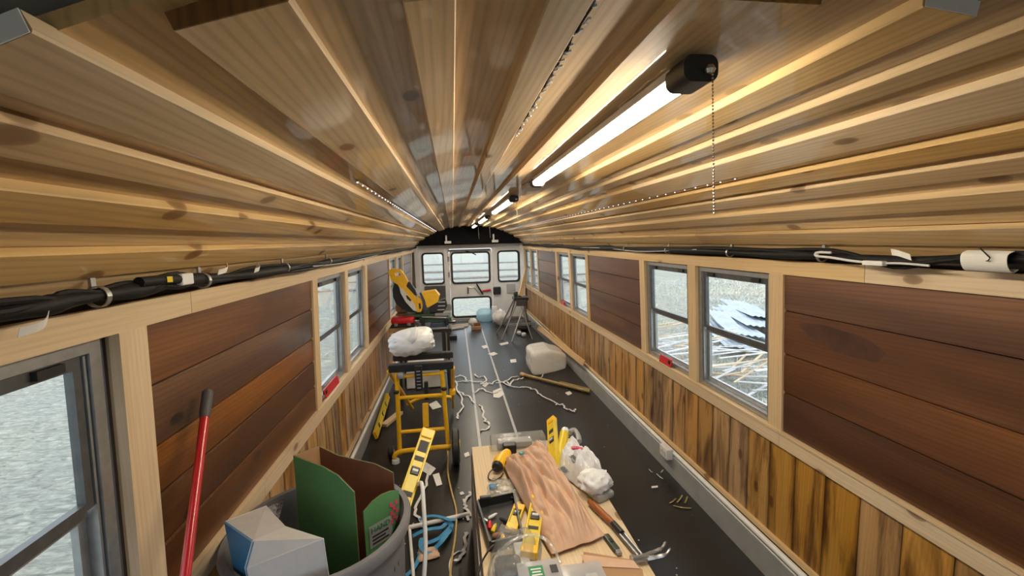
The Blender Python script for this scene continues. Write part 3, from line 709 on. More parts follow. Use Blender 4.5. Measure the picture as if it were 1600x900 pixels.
# ================================================================ OUTSIDE THE RIGHT WINDOWS
ro = random.Random(21)
GZ = -0.86
for i in range(44):
    a = ro.uniform(-0.5, 0.5)+ (0.25 if i % 2 else -0.15); L = ro.uniform(1.0, 2.3)
    c = Vector((4.2+ro.uniform(-0.9, 0.9), 6.7+ro.uniform(-1.6, 2.0), GZ+0.05+0.014*i))
    d = Vector((math.cos(a), math.sin(a), ro.uniform(-0.02, 0.02)))*L/2
    MB().ribbon([c-d, c+d], ro.uniform(0.03, 0.07), 0.011).build('scrap_lath', M['whitecard'] if i % 3 else M['trim'],
        **tg('pale weathered lath in the scrap heap outside the right windows', 'lath', 'laths in the scrap heap outside'))
for i in range(7):
    a = 1.25+ro.uniform(-0.12, 0.12); c = Vector((6.1+0.42*i, 9.2+0.45*i+0.3*ro.uniform(-1, 1), GZ+0.10+0.16*(i % 2))); w = 0.8
    d = Vector((math.cos(a), math.sin(a), 0)); s_ = Vector((-d.y, d.x, 0.12)); top = []; bot = []
    for u in range(13):
        r1, r2 = [], []
        for v_ in (-1.6, 0, 1.6):
            p = c + s_*(w*(u/12-0.5)) + d*v_ + Vector((0, 0, 0.03*(u % 2)+0.04*abs(v_)))
            r1.append(p+Vector((0, 0, 0.004))); r2.append(p)
        top.append(r1); bot.append(r2)
    MB().patch(top, bot).build('roofing_sheet', M['tin'], **tg('corrugated blue-grey roofing sheet lying on the grass outside the right windows', 'metal sheet', 'roofing sheets on the grass'))
for i, (y, x) in enumerate(((24.0, -1.0), (29.0, 0.5), (36.0, -2.0), (48.0, 1.0))):
    MB().tube([(x-9, y+0.5, GZ+0.05), (x-3, y, GZ+0.07), (x+3, y+0.3, GZ+0.06), (x+9, y-0.4, GZ+0.05)], [0.05, 0.09, 0.09, 0.05], 8).build('fallen_rail', M['ply_grey'],
        smooth=True, **tg(('nearest', 'second', 'third', 'farthest')[i]+' of the long grey rails lying across the field behind the rear door', 'rail', 'rails in the field behind the bus'))

# ================================================================ LEFT FOREGROUND
# red pole leaning on the left wall
pa, pb = Vector((-0.93, 0.93, 0.02)), Vector((-1.082, 1.352, 1.235))
pole = thing('broom_pole', (pa.x, pa.y, 0.0), 'red pole with dark grey grip leaning on the mahogany wall', 'pole')
d = (pb-pa)
pa = pb - d.normalized()*1.30*1.0
lo = at(290, 898, Y=1.04); d = (lo-pb).normalized()
foot = pb + d*((pb.z-0.0)/(-d.z)) if d.z < 0 else pa
foot.z = 0.002
MB().tube([foot, pb-(pb-foot).normalized()*0.075], 0.0115, 16).build('shaft', M['redpole'], pole, smooth=True)
q0 = pb-(pb-foot).normalized()*0.085
MB().tube([q0, q0+(pb-q0)*0.2, pb-(pb-q0)*0.06, pb], [0.0125, 0.0145, 0.0145, 0.010], 16).build('grip', M['grip'], pole, smooth=True, label='dark grey rubber grip')
q1 = pb-(pb-foot).normalized()*0.001
MB().tube([q1, pb+(pb-foot).normalized()*0.003], 0.005, 10).build('hang_hole', M['black'], pole)

# grey round bin
BX, BY, BR, BZ = -0.828, 1.452, 0.292, 0.72
bn = thing('waste_bin', (BX, BY, 0), 'large round grey plastic bin holding boxes by the left wall', 'bin')
BX_, BY_ = BX, BY
MB().lathe([(0.235, 0.0), (0.25, 0.03), (BR-0.02, BZ-0.06), (BR-0.02, BZ-0.045), (BR, BZ-0.04), (BR+0.005, BZ-0.01), (BR, BZ), (BR-0.018, BZ), (BR-0.026, BZ-0.02), (BR-0.034, BZ-0.06), (0.235, 0.03), (0.02, 0.025)], (BX, BY, 0), 56).build('bin_body', M['bin'], bn, smooth=True)
for a in (-75, 105):
    ca, sa = math.cos(math.radians(a)), math.sin(math.radians(a))
    pts = [Vector((BX+ca*(BR+o)-sa*w, BY+sa*(BR+o)+ca*w, BZ-0.05+z)) for w, o, z in ((-0.07, -0.015, 0), (-0.06, 0.02, 0), (0, 0.028, 0), (0.06, 0.02, 0), (0.07, -0.015, 0))]
    MB().tube(pts, 0.011, 8).build('handle', M['bin'], bn, smooth=True)
for k, chv in enumerate('BH'):
    a = math.radians(-28+k*9)
    nrm = Vector((math.cos(a), math.sin(a), 0)); tan = Vector((-math.sin(a), math.cos(a), 0))
    text_part(chv, 0.055, M['ink'], bn, Vector((BX, BY, 0.60))+nrm*(BR-0.0175-0.006), tan, (0, 0, 1))

# green open carton standing in the bin
def slab(mb, pts, t):   # thin panel from an outline
    pts = [Vector(p) for p in pts]; n = (pts[1]-pts[0]).cross(pts[2]-pts[0]).normalized(); return mb.prism(pts, n*t)
gx = thing('green_carton', (-0.79, 1.63, 0.30), 'open green carton, brown inside, standing in the grey bin', 'box')
L_ = at(458, 712, Y=1.56); N1 = at(553, 769, Y=1.42); N2 = at(568, 800, Y=1.425); R1 = at(623, 766, Y=1.52); R2 = at(615, 738, Y=1.60); F1 = at(500, 697, Y=1.655)
fl = lambda p: Vector((p.x, p.y, 0))
Lc, Nc, Rc = fl(L_), fl(N2), fl(R1)
zb = 0.28
Lb = lambda p, z: Vector((p.x, p.y, z))
def panel(name, a, b, za, zm, zc, ma, mi, inward):
    """upright carton panel: printed outside, plain board inside; its flap edge is curved"""
    ed = [Lb(a, zb), Lb(b, zb), Lb(b, zc)]
    for t in (0.75, 0.5, 0.25): ed.append(Lb(a.lerp(b, t), lerp(lerp(zc, za, 1-t), zm, 4*t*(1-t)*0.5)))
    ed.append(Lb(a, za))
    n = Vector(inward).normalized()
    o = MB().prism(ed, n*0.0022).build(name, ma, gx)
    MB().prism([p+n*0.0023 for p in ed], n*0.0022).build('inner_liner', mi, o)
    return o
panel('carton_panel', fl(L_), fl(N1), L_.z, (L_.z+N1.z)/2+0.05, N1.z, M['green'], M['card_in'], (0.6, 0.8, 0))
pr = panel('carton_panel', fl(N2), fl(R1), N2.z, (N2.z+R1.z)/2+0.045, R1.z, M['green'], M['card_in'], (-0.7, 0.72, 0))
panel('carton_panel', fl(R2), fl(F1), R2.z, (R2.z+F1.z)/2, F1.z, M['green'], M['card_in'], (-0.3, -0.95, 0))
panel('carton_panel', fl(F1)+Vector((-0.004, 0, 0)), fl(L_)+Vector((0, 0.004, 0)), F1.z, (L_.z+F1.z)/2, L_.z, M['green'], M['card'], (0.9, -0.4, 0))
nr = Vector((Rc.y-Nc.y, -(Rc.x-Nc.x), 0)).normalized(); tr_ = (Rc-Nc).normalized()
def on_right(t, z): return Lb(Nc.lerp(Rc, t), z)+nr*0.0012
lab = MB(); c0 = on_right(0.42, N2.z-0.095); 
lab.prism([c0-tr_*0.045+Vector((0, 0, -0.05)), c0+tr_*0.045+Vector((0, 0, -0.05)), c0+tr_*0.045+Vector((0, 0, 0.03)), c0-tr_*0.045+Vector((0, 0, 0.03))], nr*0.0008)
lb_ = lab.build('print_label', M['galv'], gx)
text_part('HAND', 0.026, M['greenink'], lb_, c0+nr*0.0022+Vector((0, 0, 0.012)), tr_, (0, 0, 1))
for k_ in range(3):
    cq = c0+nr*0.0008+Vector((0, 0, -0.014-0.013*k_))
    MB().prism([cq-tr_*0.034, cq+tr_*(0.03-0.012*(k_ % 2)), cq+tr_*(0.03-0.012*(k_ % 2))+Vector((0, 0, 0.006)), cq-tr_*0.034+Vector((0, 0, 0.006))], nr*0.0008).build('print_bar', M['ink'], lb_)
fm = MB(); c1 = on_right(0.82, N2.z-0.06)
for r_ in range(5):
    for q in range(3):
        cc = c1+tr_*(0.011*(q-1))+Vector((0, 0, 0.016*(r_-2)))
        if (r_+q) % 2 == 0: fm.prism([cc-tr_*0.0055+Vector((0, 0, -0.008)), cc+tr_*0.0055+Vector((0, 0, -0.008)), cc+tr_*0.0055+Vector((0, 0, 0.008)), cc-tr_*0.0055+Vector((0, 0, 0.008))], nr*0.0012)
fm.build('red_print', M['pink'], gx)

# white and blue box in the bin
wbx = thing('white_blue_box', (-0.90, 1.36, 0.45), 'white box with a blue side lying in the near part of the bin', 'box')
A_ = at(350, 815, Y=1.28); B_ = at(395, 846, Y=1.19); G_ = at(383, 889, Y=1.165); D_ = at(446, 822, Y=1.30); E_ = at(506, 841, Y=1.235); H_ = at(416, 790, Y=1.39)
dn = Vector((0.004, 0.012, -0.15)); low = [p+dn for p in (A_, B_, G_, E_, H_)]
def solid(mb, faces, t=None): 
    for f in faces: mb.add(f, [tuple(range(len(f)))])
    return mb
def thin(pts, t=0.003):
    p = [Vector(q) for q in pts]; n = (p[1]-p[0]).cross(p[-1]-p[0]).normalized(); return MB().prism(p, -n*t)
thin([A_, B_, D_, H_], 0.003).build('box_flap', M['greycard'], wbx)
thin([B_+Vector((0, 0, .001)), G_, E_, D_], 0.003).build('box_flap', M['greycard2'], wbx)
thin([G_+Vector((0, -.001, 0)), G_+dn, E_+dn, E_+Vector((0, -.001, 0))], 0.003).build('front_panel', M['whitecard'], wbx)
thin([A_, A_+dn*1.1, B_+dn*1.1, B_], 0.003).build('blue_panel', M['blue'], wbx)
thin([B_, B_+dn*1.1, G_+dn, G_], 0.003).build('blue_panel', M['blue'], wbx)
thin([E_, E_+dn, H_+dn, H_, D_], 0.003).build('side_panel', M['whitecard'], wbx)
thin([H_, H_+dn, A_+dn, A_], 0.003).build('back_panel', M['whitecard'], wbx)
# small printed packet wedged behind it
pk0, pk1, pk2, pk3 = at(412, 792, Y=1.56), at(437, 808, Y=1.54), at(446, 772, Y=1.66), at(418, 786, Y=1.66)
thin([pk0, pk1, pk2, pk3], 0.02).build('printed_packet', M['speck'], **tg('small black and white printed packet behind the white and blue box', 'packet'))

# ---- spirit levels
def level(name, a, b, w, h, label, up=(0, 0, 1), ends=True, text=None, windows=3):
    a, b = Vector(a), Vector(b); ax = (b-a).normalized(); L = (b-a).length
    sd = ax.cross(Vector(up)).normalized(); n = sd.cross(ax).normalized()
    R3 = Matrix((ax, sd, n)).transposed()
    t = thing(name, (a+b)/2 if False else Vector(((a.x+b.x)/2, (a.y+b.y)/2, min(a.z, b.z))), label, 'level')
    c = (a+b)/2
    MB().bbox(c, (L, h, w), 0.003, R3).build('beam', M['lvl'], t)     # w: face width seen from above (along n?)
    for s in (-1, 1):
        MB().bbox(c+ax*s*(L/2-0.012), (0.026, h*1.06, w*1.04), 0.003, R3).build('end_cap', M['yellow'], t)
    for k in range(windows):
        f = (k+0.5)/windows if windows > 1 else 0.5
        p = a+ax*(L*(0.12+0.76*f))
        vv = MB().bbox(p, (0.05, h*1.08, w*0.55), 0.004, R3).build('vial_window', M['black'], t)
        MB().cyl(p-n*w*0.2+sd*h*0.55, p+n*w*0.2+sd*h*0.55, 0.004, 8).build('vial', M['lvl'], vv, smooth=True)
        MB().cyl(p-n*w*0.2-sd*h*0.55, p+n*w*0.2-sd*h*0.55, 0.004, 8).build('vial', M['lvl'], vv, smooth=True)
    return t, a, b, ax, sd, n
def level2(name, top_mid, bot_mid, face_w, thick, face_n, label, marks):
    """level whose wide printed face looks along face_n; marks: (distance from the top end, length, material)"""
    a, b = Vector(top_mid), Vector(bot_mid); ax = (b-a).normalized(); fn = Vector(face_n); fn = (fn-ax*fn.dot(ax)).normalized(); sd = ax.cross(fn)
    R3 = Matrix((ax, sd, fn)).transposed(); L = (b-a).length; c = (a+b)/2
    t = thing(name, (c.x, c.y, min(a.z, b.z)), label, 'level')
    web = MB(); web.box(c, (L-0.01, face_w*0.86, thick*0.5), R3)
    for s in (-1, 1): web.bbox(c+sd*s*face_w*0.43, (L-0.01, face_w*0.14, thick), 0.002, R3)
    web.build('beam', M['lvl'], t)
    for p in (a, b): MB().bbox(p+(c-p).normalized()*0.02, (0.042, face_w*1.03, thick*1.1), 0.004, R3).build('end_cap', M['yellow'], t)
    for dist, ln, mt in marks:
        p = a+ax*(dist+ln/2)
        if mt == 'vial':
            o = MB().bbox(p, (ln, face_w*0.62, thick*0.9), 0.004, R3).build('vial_window', M['black'], t)
            MB().cyl(p-sd*face_w*0.2+fn*thick*0.46, p+sd*face_w*0.2+fn*thick*0.46, 0.006, 10).build('vial', M['conduit'], o, smooth=True)
        else: MB().bbox(p, (ln, face_w*0.66, thick*0.62), 0.001, R3).build('label_plate', M[mt], t)
    return t
ta = at(670, 672, Y=1.86); tb = at(628, 796, Y=1.60); ax_ = (tb-ta)
level2('spirit_level', ta, ta+ax_*1.12, 0.058, 0.024, (0.15, -0.8, 0.5), 'long yellow spirit level leaning out of the grey bin', [(0.055, 0.05, 'ink'), (0.125, 0.02, 'ink'), (0.17, 0.035, 'vial'), (0.27, 0.02, 'ink')])
sa, sb = at(604, 628, X=-1.10), at(582, 682, X=-1.10)
sa.z = max(sa.z, 0.0); 
level2('spirit_level', (-1.082, 4.50, 0.075), (-1.06, 3.62, 0.045), 0.062, 0.024, (0.95, -0.15, 0.3), 'short yellow spirit level lying on the floor against the left wall', [(0.2, 0.04, 'vial'), (0.42, 0.05, 'vial'), (0.66, 0.05, 'ink')])

# ================================================================ YELLOW ROLLING STAND AND TOOLS BEHIND IT
st = thing('rolling_stand', (-0.63, 3.6, 0), 'yellow tubular rolling saw stand with black top beam and wheels', 'stand')
def tb_(pts, r, name='frame_tube', mat='yellow_tube', n=12): return MB().tube(pts, r, n).build(name, M[mat], st, smooth=True)
xl0, xr0 = -0.805, -0.455
tl, tr0 = Vector((xl0+0.01, 3.20, 0.71)), Vector((xr0-0.01, 3.20, 0.70))
bl, br0 = Vector((xl0-0.005, 3.22, 0.06)), Vector((xr0+0.01, 3.22, 0.06))
tb_([tl, bl], 0.017, 'leg'); tb_([tr0, br0], 0.017, 'leg')
for z, yy in ((0.505, 3.205), (0.235, 3.215)): tb_([(xl0, yy, z), (xr0, yy, z)], 0.014, 'rung')
tb_([(xl0+0.005, 3.2, 0.665), (xr0-0.005, 3.2, 0.675)], 0.012, 'rung')
tb_(spline([(xl0-0.045, 3.20, 0.045), (xl0-0.03, 3.20, 0.075), (xl0+0.02, 3.20, 0.09), (-0.63, 3.2, 0.095), (xr0, 3.2, 0.095), (xr0+0.03, 3.2, 0.09)], 4), 0.018, 'foot_bar')
# rear legs folding away
rl0, rr0 = Vector((-0.86, 3.25, 0.70)), Vector((-0.385, 3.25, 0.70))
tb_([rl0, (-0.80, 4.15, 0.05)], 0.016, 'leg'); tb_([rr0, (-0.405, 4.10, 0.05)], 0.016, 'leg')
tb_(spline([(-0.83, 3.98, 0.16), (-0.74, 3.98, 0.2), (-0.65, 3.98, 0.22), (-0.55, 3.98, 0.215), (-0.41, 3.98, 0.2)], 4), 0.015, 'rung')
MB().bbox((-0.635, 3.62, 0.19), (0.05, 0.03, 0.20), 0.005, Matrix.Rotation(-0.3, 3, 'X')).build('strut', M['yellow_tube'], st)
MB().bbox((-0.628, 3.75, 0.36), (0.035, 0.035, 0.16), 0.005).build('strut', M['black'], st)
MB().bbox((-0.615, 3.21, 0.735), (0.475, 0.06, 0.058), 0.006).build('top_beam', M['black'], st)
MB().bbox((-0.615, 3.45, 0.75), (0.47, 0.06, 0.05), 0.006).build('top_beam', M['black'], st)
MB().bbox((-0.635, 3.165, 0.66), (0.055, 0.03, 0.19), 0.005).build('height_scale', M['black'], st)
for k in range(6): MB().bbox((-0.635, 3.1485, 0.59+0.025*k), (0.028, 0.003, 0.006), 0.001).build('scale_mark', M['tape'], st)
for x in (xl0, xr0+0.0): MB().lathe([(0.0, 0), (0.02, 0.0), (0.022, 0.01), (0.02, 0.02), (0.0, 0.02)], (x, 3.18, 0.55), 12).build('pivot_bolt', M['black'], st, smooth=True)
MB().lathe([(0.0, -0.02), (0.025, -0.018), (0.028, 0), (0.02, 0.02), (0.0, 0.022)], (-0.765, 3.16, 0.69), 12).build('knob', M['greyp'], st, smooth=True)
def wheel(x, y, r, w):
    o = MB(); prof_ = [(r*0.35, -w/2), (r*0.85, -w/2), (r, -w*0.3), (r, w*0.3), (r*0.85, w/2), (r*0.35, w/2)]
    n = 28; vs = []
    for rr, u in prof_:
        for k in range(n):
            t = 2*math.pi*k/n; vs.append(Vector((x+u, y+rr*math.cos(t), r+rr*math.sin(t))))
    m_ = len(prof_); fs = [(i*n+k, i*n+(k+1) % n, ((i+1) % m_)*n+(k+1) % n, ((i+1) % m_)*n+k) for i in range(m_) for k in range(n)]
    o.add(vs, fs); wh = o.build('wheel', M['black'], st, smooth=True)
    MB().cyl((x-w*0.55, y, r), (x+w*0.55, y, r), r*0.36, 16).build('hub', M['yellow'], wh, smooth=True)
wheel(-0.385, 3.12, 0.13, 0.055); wheel(-0.885, 3.30, 0.045, 0.04)
MB().lathe([(0.015, 0), (0.03, 0.004), (0.028, 0.03), (0.02, 0.035)], (xl0-0.035, 3.2, 0), 12).build('foot_pad', M['conduit'], st, smooth=True)
MB().bbox((-0.40, 3.55, 0.40), (0.05, 0.06, 0.05), 0.01).build('lock_clamp', M['yellow'], st)

# tied white carrier bag on the stand
def blob(c, rx, ry, rz, fn, nu=40, nv=24):
    mb = MB(); c = Vector(c); vs = []
    for i in range(nv+1):
        th = math.pi*i/nv
        for k in range(nu):
            ph = 2*math.pi*k/nu; dr = Vector((math.cos(ph)*math.sin(th), math.sin(ph)*math.sin(th), math.cos(th)))
            s = fn(dr); vs.append(c+Vector((dr.x*rx*s, dr.y*ry*s, dr.z*rz*s)))
    mb.add(vs, [(i*nu+k, i*nu+(k+1) % nu, (i+1)*nu+(k+1) % nu, (i+1)*nu+k) for i in range(nv) for k in range(nu)]); return mb
def bag_fn(dr):
    kx, kz = dr.x-0.05, dr.z-0.05
    r = math.hypot(kx, kz); ang = math.atan2(kz, kx)
    f = 1.0+0.02*noise.noise(dr*3.0)
    sq = 1/max(abs(dr.x)**5+abs(dr.z)**5, 0.02)**0.2; f *= min(sq, 1.24) if dr.y < 0.6 else 1
    if dr.y < 0: f += 0.15*abs(math.cos(ang*7+3*noise.noise(dr*2)))*min(1, r*2)*(1-0.3*r)-0.03 - 0.12*max(0, 0.25-r)
    return f
bagc = Vector((-0.70, 3.47, 0.872))
cb = thing('carrier_bag', (bagc.x, bagc.y, 0.775), 'knotted white plastic carrier bag resting on the yellow stand', 'bag')
bm_ = blob(bagc, 0.165, 0.12, 0.092, bag_fn, 64, 30)
rot = Matrix.Rotation(-0.16, 3, 'Y')
bm_.v = [bagc+rot @ (v-bagc) for v in bm_.v]
bm_.build('bag_body', M['bag'], cb, smooth=60)
ear = MB(); ear.tube(spline([bagc+Vector((0.005, -0.125, 0.0)), bagc+Vector((0.02, -0.135, 0.04)), bagc+Vector((0.04, -0.12, 0.09)), bagc+Vector((0.05, -0.10, 0.125))], 4), [0.016, 0.014, 0.016, 0.02, 0.026, 0.028, 0.028, 0.026, 0.024, 0.02, 0.018, 0.014, 0.008], 9)
ear.build('tied_handle', M['bag'], cb, smooth=True)

# white carton on the floor behind the stand
MB().bbox((-0.72, 5.02, 0.14), (0.42, 0.3, 0.27), 0.01).build('white_carton', M['cartonw'], **tg('plain white carton on the floor behind the yellow stand', 'box'))

# black folding work stand that carries the mitre saw
ws = thing('work_stand', (-0.66, 4.85, 0), 'black folding work stand under the mitre saw', 'stand')
for x in (-0.96, -0.44):
    for y in (4.62, 5.1): MB().cyl((x, y, 0), (x+(0.03 if x < -0.7 else -0.03), y, 0.70), 0.016, 10).build('leg', M['black'], ws, smooth=True)
MB().bbox((-0.70, 4.86, 0.715), (0.60, 0.56, 0.035), 0.006).build('table_top', M['black'], ws)
for z in (0.25, 0.45): MB().cyl((-0.95, 4.62, z), (-0.45, 4.62, z), 0.011, 10).build('cross_bar', M['greyp'], ws, smooth=True)
MB().span((-0.50, 4.56, 0.42), (-0.42, 4.60, 0.72)).build('side_bracket', M['black'], ws)
MB().cyl((-0.455, 4.55, 0.38), (-0.455, 4.55, 0.70), 0.009, 10).build('screw_rod', M['steel'], ws, smooth=True)
# green bench saw table with blue motor
bs = thing('bench_saw', (-0.55, 4.7, 0.735), 'dark green bench saw with steel rail and blue motor on the work stand', 'saw')
MB().bbox((-0.56, 4.75, 0.83), (0.34, 0.30, 0.05), 0.008).build('saw_table', M['dkgreen'], bs)
MB().bbox((-0.53, 4.70, 0.77), (0.17, 0.2, 0.065), 0.01).build('motor', M['navy'], bs)
MB().cyl((-0.70, 4.58, 0.872), (-0.44, 4.58, 0.852), 0.012, 10).build('rail', M['steel'], bs, smooth=True)
MB().bbox((-0.54, 4.58, 0.745), (0.22, 0.03, 0.02), 0.003).build('rail_bracket', M['alu'], bs)
for x in (-0.69, -0.44): MB().bbox((x, 4.58, 0.815), (0.035, 0.05, 0.075), 0.006).build('rail_clamp', M['black'], bs)
MB().lathe([(0.0, 0), (0.05, 0.004), (0.055, 0.02), (0.02, 0.03), (0.0, 0.032)], (-0.40, 4.60, 0.79), 14).build('hand_wheel', M['black'], bs, smooth=True)
# red tool case on a brown crate
MB().bbox((-0.90, 4.66, 0.755), (0.28, 0.26, 0.042), 0.004).build('brown_crate', M['card'], **tg('flat brown carton under the red tool case', 'box'))
tc_ = thing('tool_case', (-0.90, 4.62, 0.778), 'red and black hard tool case left of the mitre saw', 'case')
MB().bbox((-0.895, 4.62, 0.795), (0.24, 0.18, 0.034), 0.008).build('case_base', M['black'], tc_)
MB().bbox((-0.895, 4.62, 0.848), (0.235, 0.175, 0.07), 0.02).build('case_lid', M['red'], tc_, smooth=True)
for x in (-0.96, -0.83): MB().bbox((x, 4.526, 0.812), (0.035, 0.012, 0.03), 0.003).build('catch', M['greyp'], tc_)
MB().tube([(-0.945, 4.525, 0.80), (-0.94, 4.505, 0.79), (-0.85, 4.505, 0.79), (-0.845, 4.525, 0.80)], 0.007, 8).build('carry_handle', M['black'], tc_, smooth=True)

# mitre saw
YM = 4.72
ms = thing('mitre_saw', (-0.70, YM+0.05, 0.86), 'yellow and black sliding mitre saw with raised head by the left wall', 'saw')
def px(pts, Y): return [at(a, b, Y=Y) for a, b in pts]
def ext(name, pts, Y, th, mat, parent=ms, **k): return MB().prism(px(pts, Y), (0, th, 0)).build(name, M[mat], parent, **k)
# blade guard: dark disc behind the arm
ctr = at(645, 452, Y=YM+0.05)
ext('blade_guard', [(617, 441), (613, 452), (614, 464), (619, 475), (628, 483), (640, 488), (650, 488), (644, 478), (634, 462), (626, 447), (622, 441)], YM-0.02, 0.06, 'black')
# handle with a grip hole
o2 = [(607, 424), (612, 419), (626, 421), (633, 430), (638, 440), (633, 452), (624, 446), (612, 438)]
hole = [(617, 427), (623, 425), (627, 428), (625, 431), (619, 431)]
P0 = at(620, 430, Y=YM-0.03); 
def to2(pts): return [((q-P0).x, (q-P0).z) for q in px(pts, YM-0.03)]
curve_mesh('handle', [to2(o2), to2(hole)], 0.05, lambda c: P0+Vector((c.x, c.z, c.y))).build('grip_handle', M['yellow'], ms)
ext('arm_cover', [(622, 440), (634, 447), (642, 455), (648, 462), (652, 472), (655, 487), (648, 484), (636, 470), (627, 455), (622, 446)], YM-0.06, 0.05, 'yellow')
ext('arm_plate', [(624, 449), (629, 451), (638, 463), (650, 479), (652, 487), (646, 485), (634, 472), (626, 458)], YM-0.068, 0.008, 'conduit')
ext('name_plate', [(634, 461), (637, 462), (643, 469), (641, 471), (636, 467)], YM-0.071, 0.003, 'ink')
ext('yoke_slot', [(654, 474), (657, 474), (658, 482), (655, 483)], YM-0.073, 0.003, 'ink')
ext('arm_shield', [(634, 443), (640, 440), (648, 452), (652, 462), (645, 461), (637, 454)], YM-0.05, 0.06, 'black')
ext('pivot_yoke', [(652, 464), (659, 466), (661, 478), (658, 487), (652, 488), (649, 478)], YM-0.07, 0.09, 'yellow')
ext('motor_housing', [(659, 457), (680, 454), (687, 462), (684, 472), (668, 481), (662, 474)], YM-0.07, 0.15, 'yellow')
mc = at(686, 476, Y=YM)
cap_ = ext('motor_cap', [(676, 474), (696, 467), (699, 478), (694, 487), (672, 488), (670, 482)], YM-0.06, 0.13, 'black')
for a, b in ((686, 472), (686, 478), (685, 484)):
    c = at(a+4, b, Y=YM-0.066); MB().bbox(c, (0.075, 0.006, 0.012), 0.002).build('vent_slot', M['tape'], cap_)
ext('hose', [(655, 458), (658, 457), (664, 470), (667, 482), (663, 484), (661, 472)], YM-0.085, 0.02, 'navy')
ext('rail_post', [(650, 487), (662, 487), (664, 500), (648, 500)], YM-0.02, 0.12, 'black')
MB().bbox((-0.69, YM+0.06, 0.875), (0.42, 0.28, 0.03), 0.006).build('saw_base', M['dkgreen'], ms)
MB().bbox((-0.60, YM+0.16, 0.92), (0.40, 0.025, 0.075), 0.005).build('fence', M['greyp'], ms)
MB().cyl((-0.56, YM-0.12, 0.885), (-0.42, YM-0.14, 0.885), 0.022, 12).build('table_arm', M['greyp'], ms, smooth=True)
# small beige cloth bag beside it
MB().bbox((-0.93, 4.90, 0.935), (0.14, 0.12, 0.10), 0.03).build('dust_bag', M['kraft'], smooth=True, **tg('small beige cloth bag behind the red tool case', 'bag'))
MB().bbox((-0.90, 4.90, 0.806), (0.2, 0.16, 0.145), 0.01).build('tan_carton', M['card'], **tg('tan carton behind the red tool case', 'box'))

# off-cut on the floor by the left wall
MB().bbox((-0.975, 4.02, 0.017), (0.06, 0.30, 0.03), 0.003, Matrix.Rotation(-0.38, 3, 'Z')).build('wood_offcut', M['trim'], **tg('pale wood off-cut on the floor beside the short yellow level', 'wood'))

# ================================================================ LOW BENCH AND WHAT LIES ON IT
ZT = 0.45
bx0, bx1, by0, by1 = -0.285, 0.322, 0.95, 2.44
be = thing('work_bench', (0.02, 1.7, 0), 'long low bench of pale board heaped with bags and tools', 'bench')
MB().bbox(((bx0+bx1)/2, (by0+by1)/2, ZT-0.019), (bx1-bx0, by1-by0, 0.038), 0.003).build('bench_top', M['ply'], be)
MB().box8([Vector(p) for p in ((-0.312, by0, 0.05), (-0.285, by0, 0.05), (-0.285, by1-0.01, 0.05), (-0.300, by1-0.01, 0.05), (-0.300, by0, ZT-0.039), (-0.270, by0, ZT-0.039), (-0.270, by1-0.01, ZT-0.039), (-0.292, by1-0.01, ZT-0.039))]).build('side_board', M['ply_grey'], be)
MB().span((0.28, by0, 0.30), (0.30, by1-0.02, ZT-0.039)).build('side_board', M['ply_grey'], be)
for x in (-0.24, 0.25):
    for y in (by0+0.1, by1-0.1): MB().span((x-0.035, y-0.035, 0), (x+0.035, y+0.035, ZT-0.039)).build('leg', M['trim'], be)
rn = random.Random(9)
def sheet(corners, nu, nv, hf, zlift=0.002, thick=0.0):
    """soft body lying on a surface: top skin raised over the outline by hf(u, v)"""
    a, b, c, d = [Vector(p) for p in corners]; top = []; bot = []
    for i in range(nu+1):
        u = i/nu; r1, r2 = [], []
        for j in range(nv+1):
            v = j/nv; p = a.lerp(b, u).lerp(d.lerp(c, u), v)
            e = min(1, 4*u, 4*(1-u), 6*v, 6*(1-v)); e = math.sin(e*math.pi/2)
            w = Vector((noise.noise(Vector((u*5, v*5, 3.1))), noise.noise(Vector((u*5, v*5, 9.7))), 0))*0.008
            r1.append(p+w+Vector((0, 0, zlift+0.002+hf(u, v)*e))); r2.append(p+w+Vector((0, 0, zlift)))
        top.append(r1); bot.append(r2)
    return MB().patch(top, bot)
def T(x, y, z=ZT): return at(x, y, Z=z)
# things near the far end of the bench
cl = thing('clamshell_pack', T(800, 695), 'clear plastic clamshell pack at the far end of the bench', 'packaging')
cc = T(805, 700); 
MB().bbox((cc.x+0.02, cc.y+0.02, ZT+0.035), (0.32, 0.10, 0.066), 0.012).build('clear_shell', M['clearp'], cl, smooth=True)
MB().bbox((cc.x+0.0, cc.y+0.02, ZT+0.025), (0.20, 0.07, 0.035), 0.006).build('pack_insert', M['galv'], cl)
MB().bbox((cc.x-0.04, cc.y-0.055, ZT+0.03), (0.075, 0.05, 0.055), 0.006).build('black_charger', M['black'], **tg('small black charger block beside the clear clamshell pack', 'charger'))
dr = thing('cordless_drill', T(788, 725), 'yellow and black cordless drill half under the brown paper bag', 'drill')
dc = T(790, 722, ZT+0.04)
MB().tube([dc+Vector((-0.045, -0.03, 0)), dc+Vector((-0.03, 0.0, 0.004)), dc+Vector((0.0, 0.045, 0.006)), dc+Vector((0.02, 0.09, 0.004))], [0.030, 0.036, 0.034, 0.024], 16).build('drill_body', M['yellow'], dr, smooth=True)
MB().cyl(dc+Vector((-0.046, -0.032, 0)), dc+Vector((-0.055, -0.05, 0)), 0.031, 16, 0.024).build('motor_cap', M['black'], dr, smooth=True)
MB().tube([dc+Vector((-0.02, 0.0, 0)), dc+Vector((0.05, -0.03, -0.012))], [0.022, 0.02], 12).build('drill_handle', M['black'], dr, smooth=True)
MB().bbox(dc+Vector((0.075, -0.045, -0.012)), (0.05, 0.07, 0.05), 0.006).build('battery', M['black'], dr)
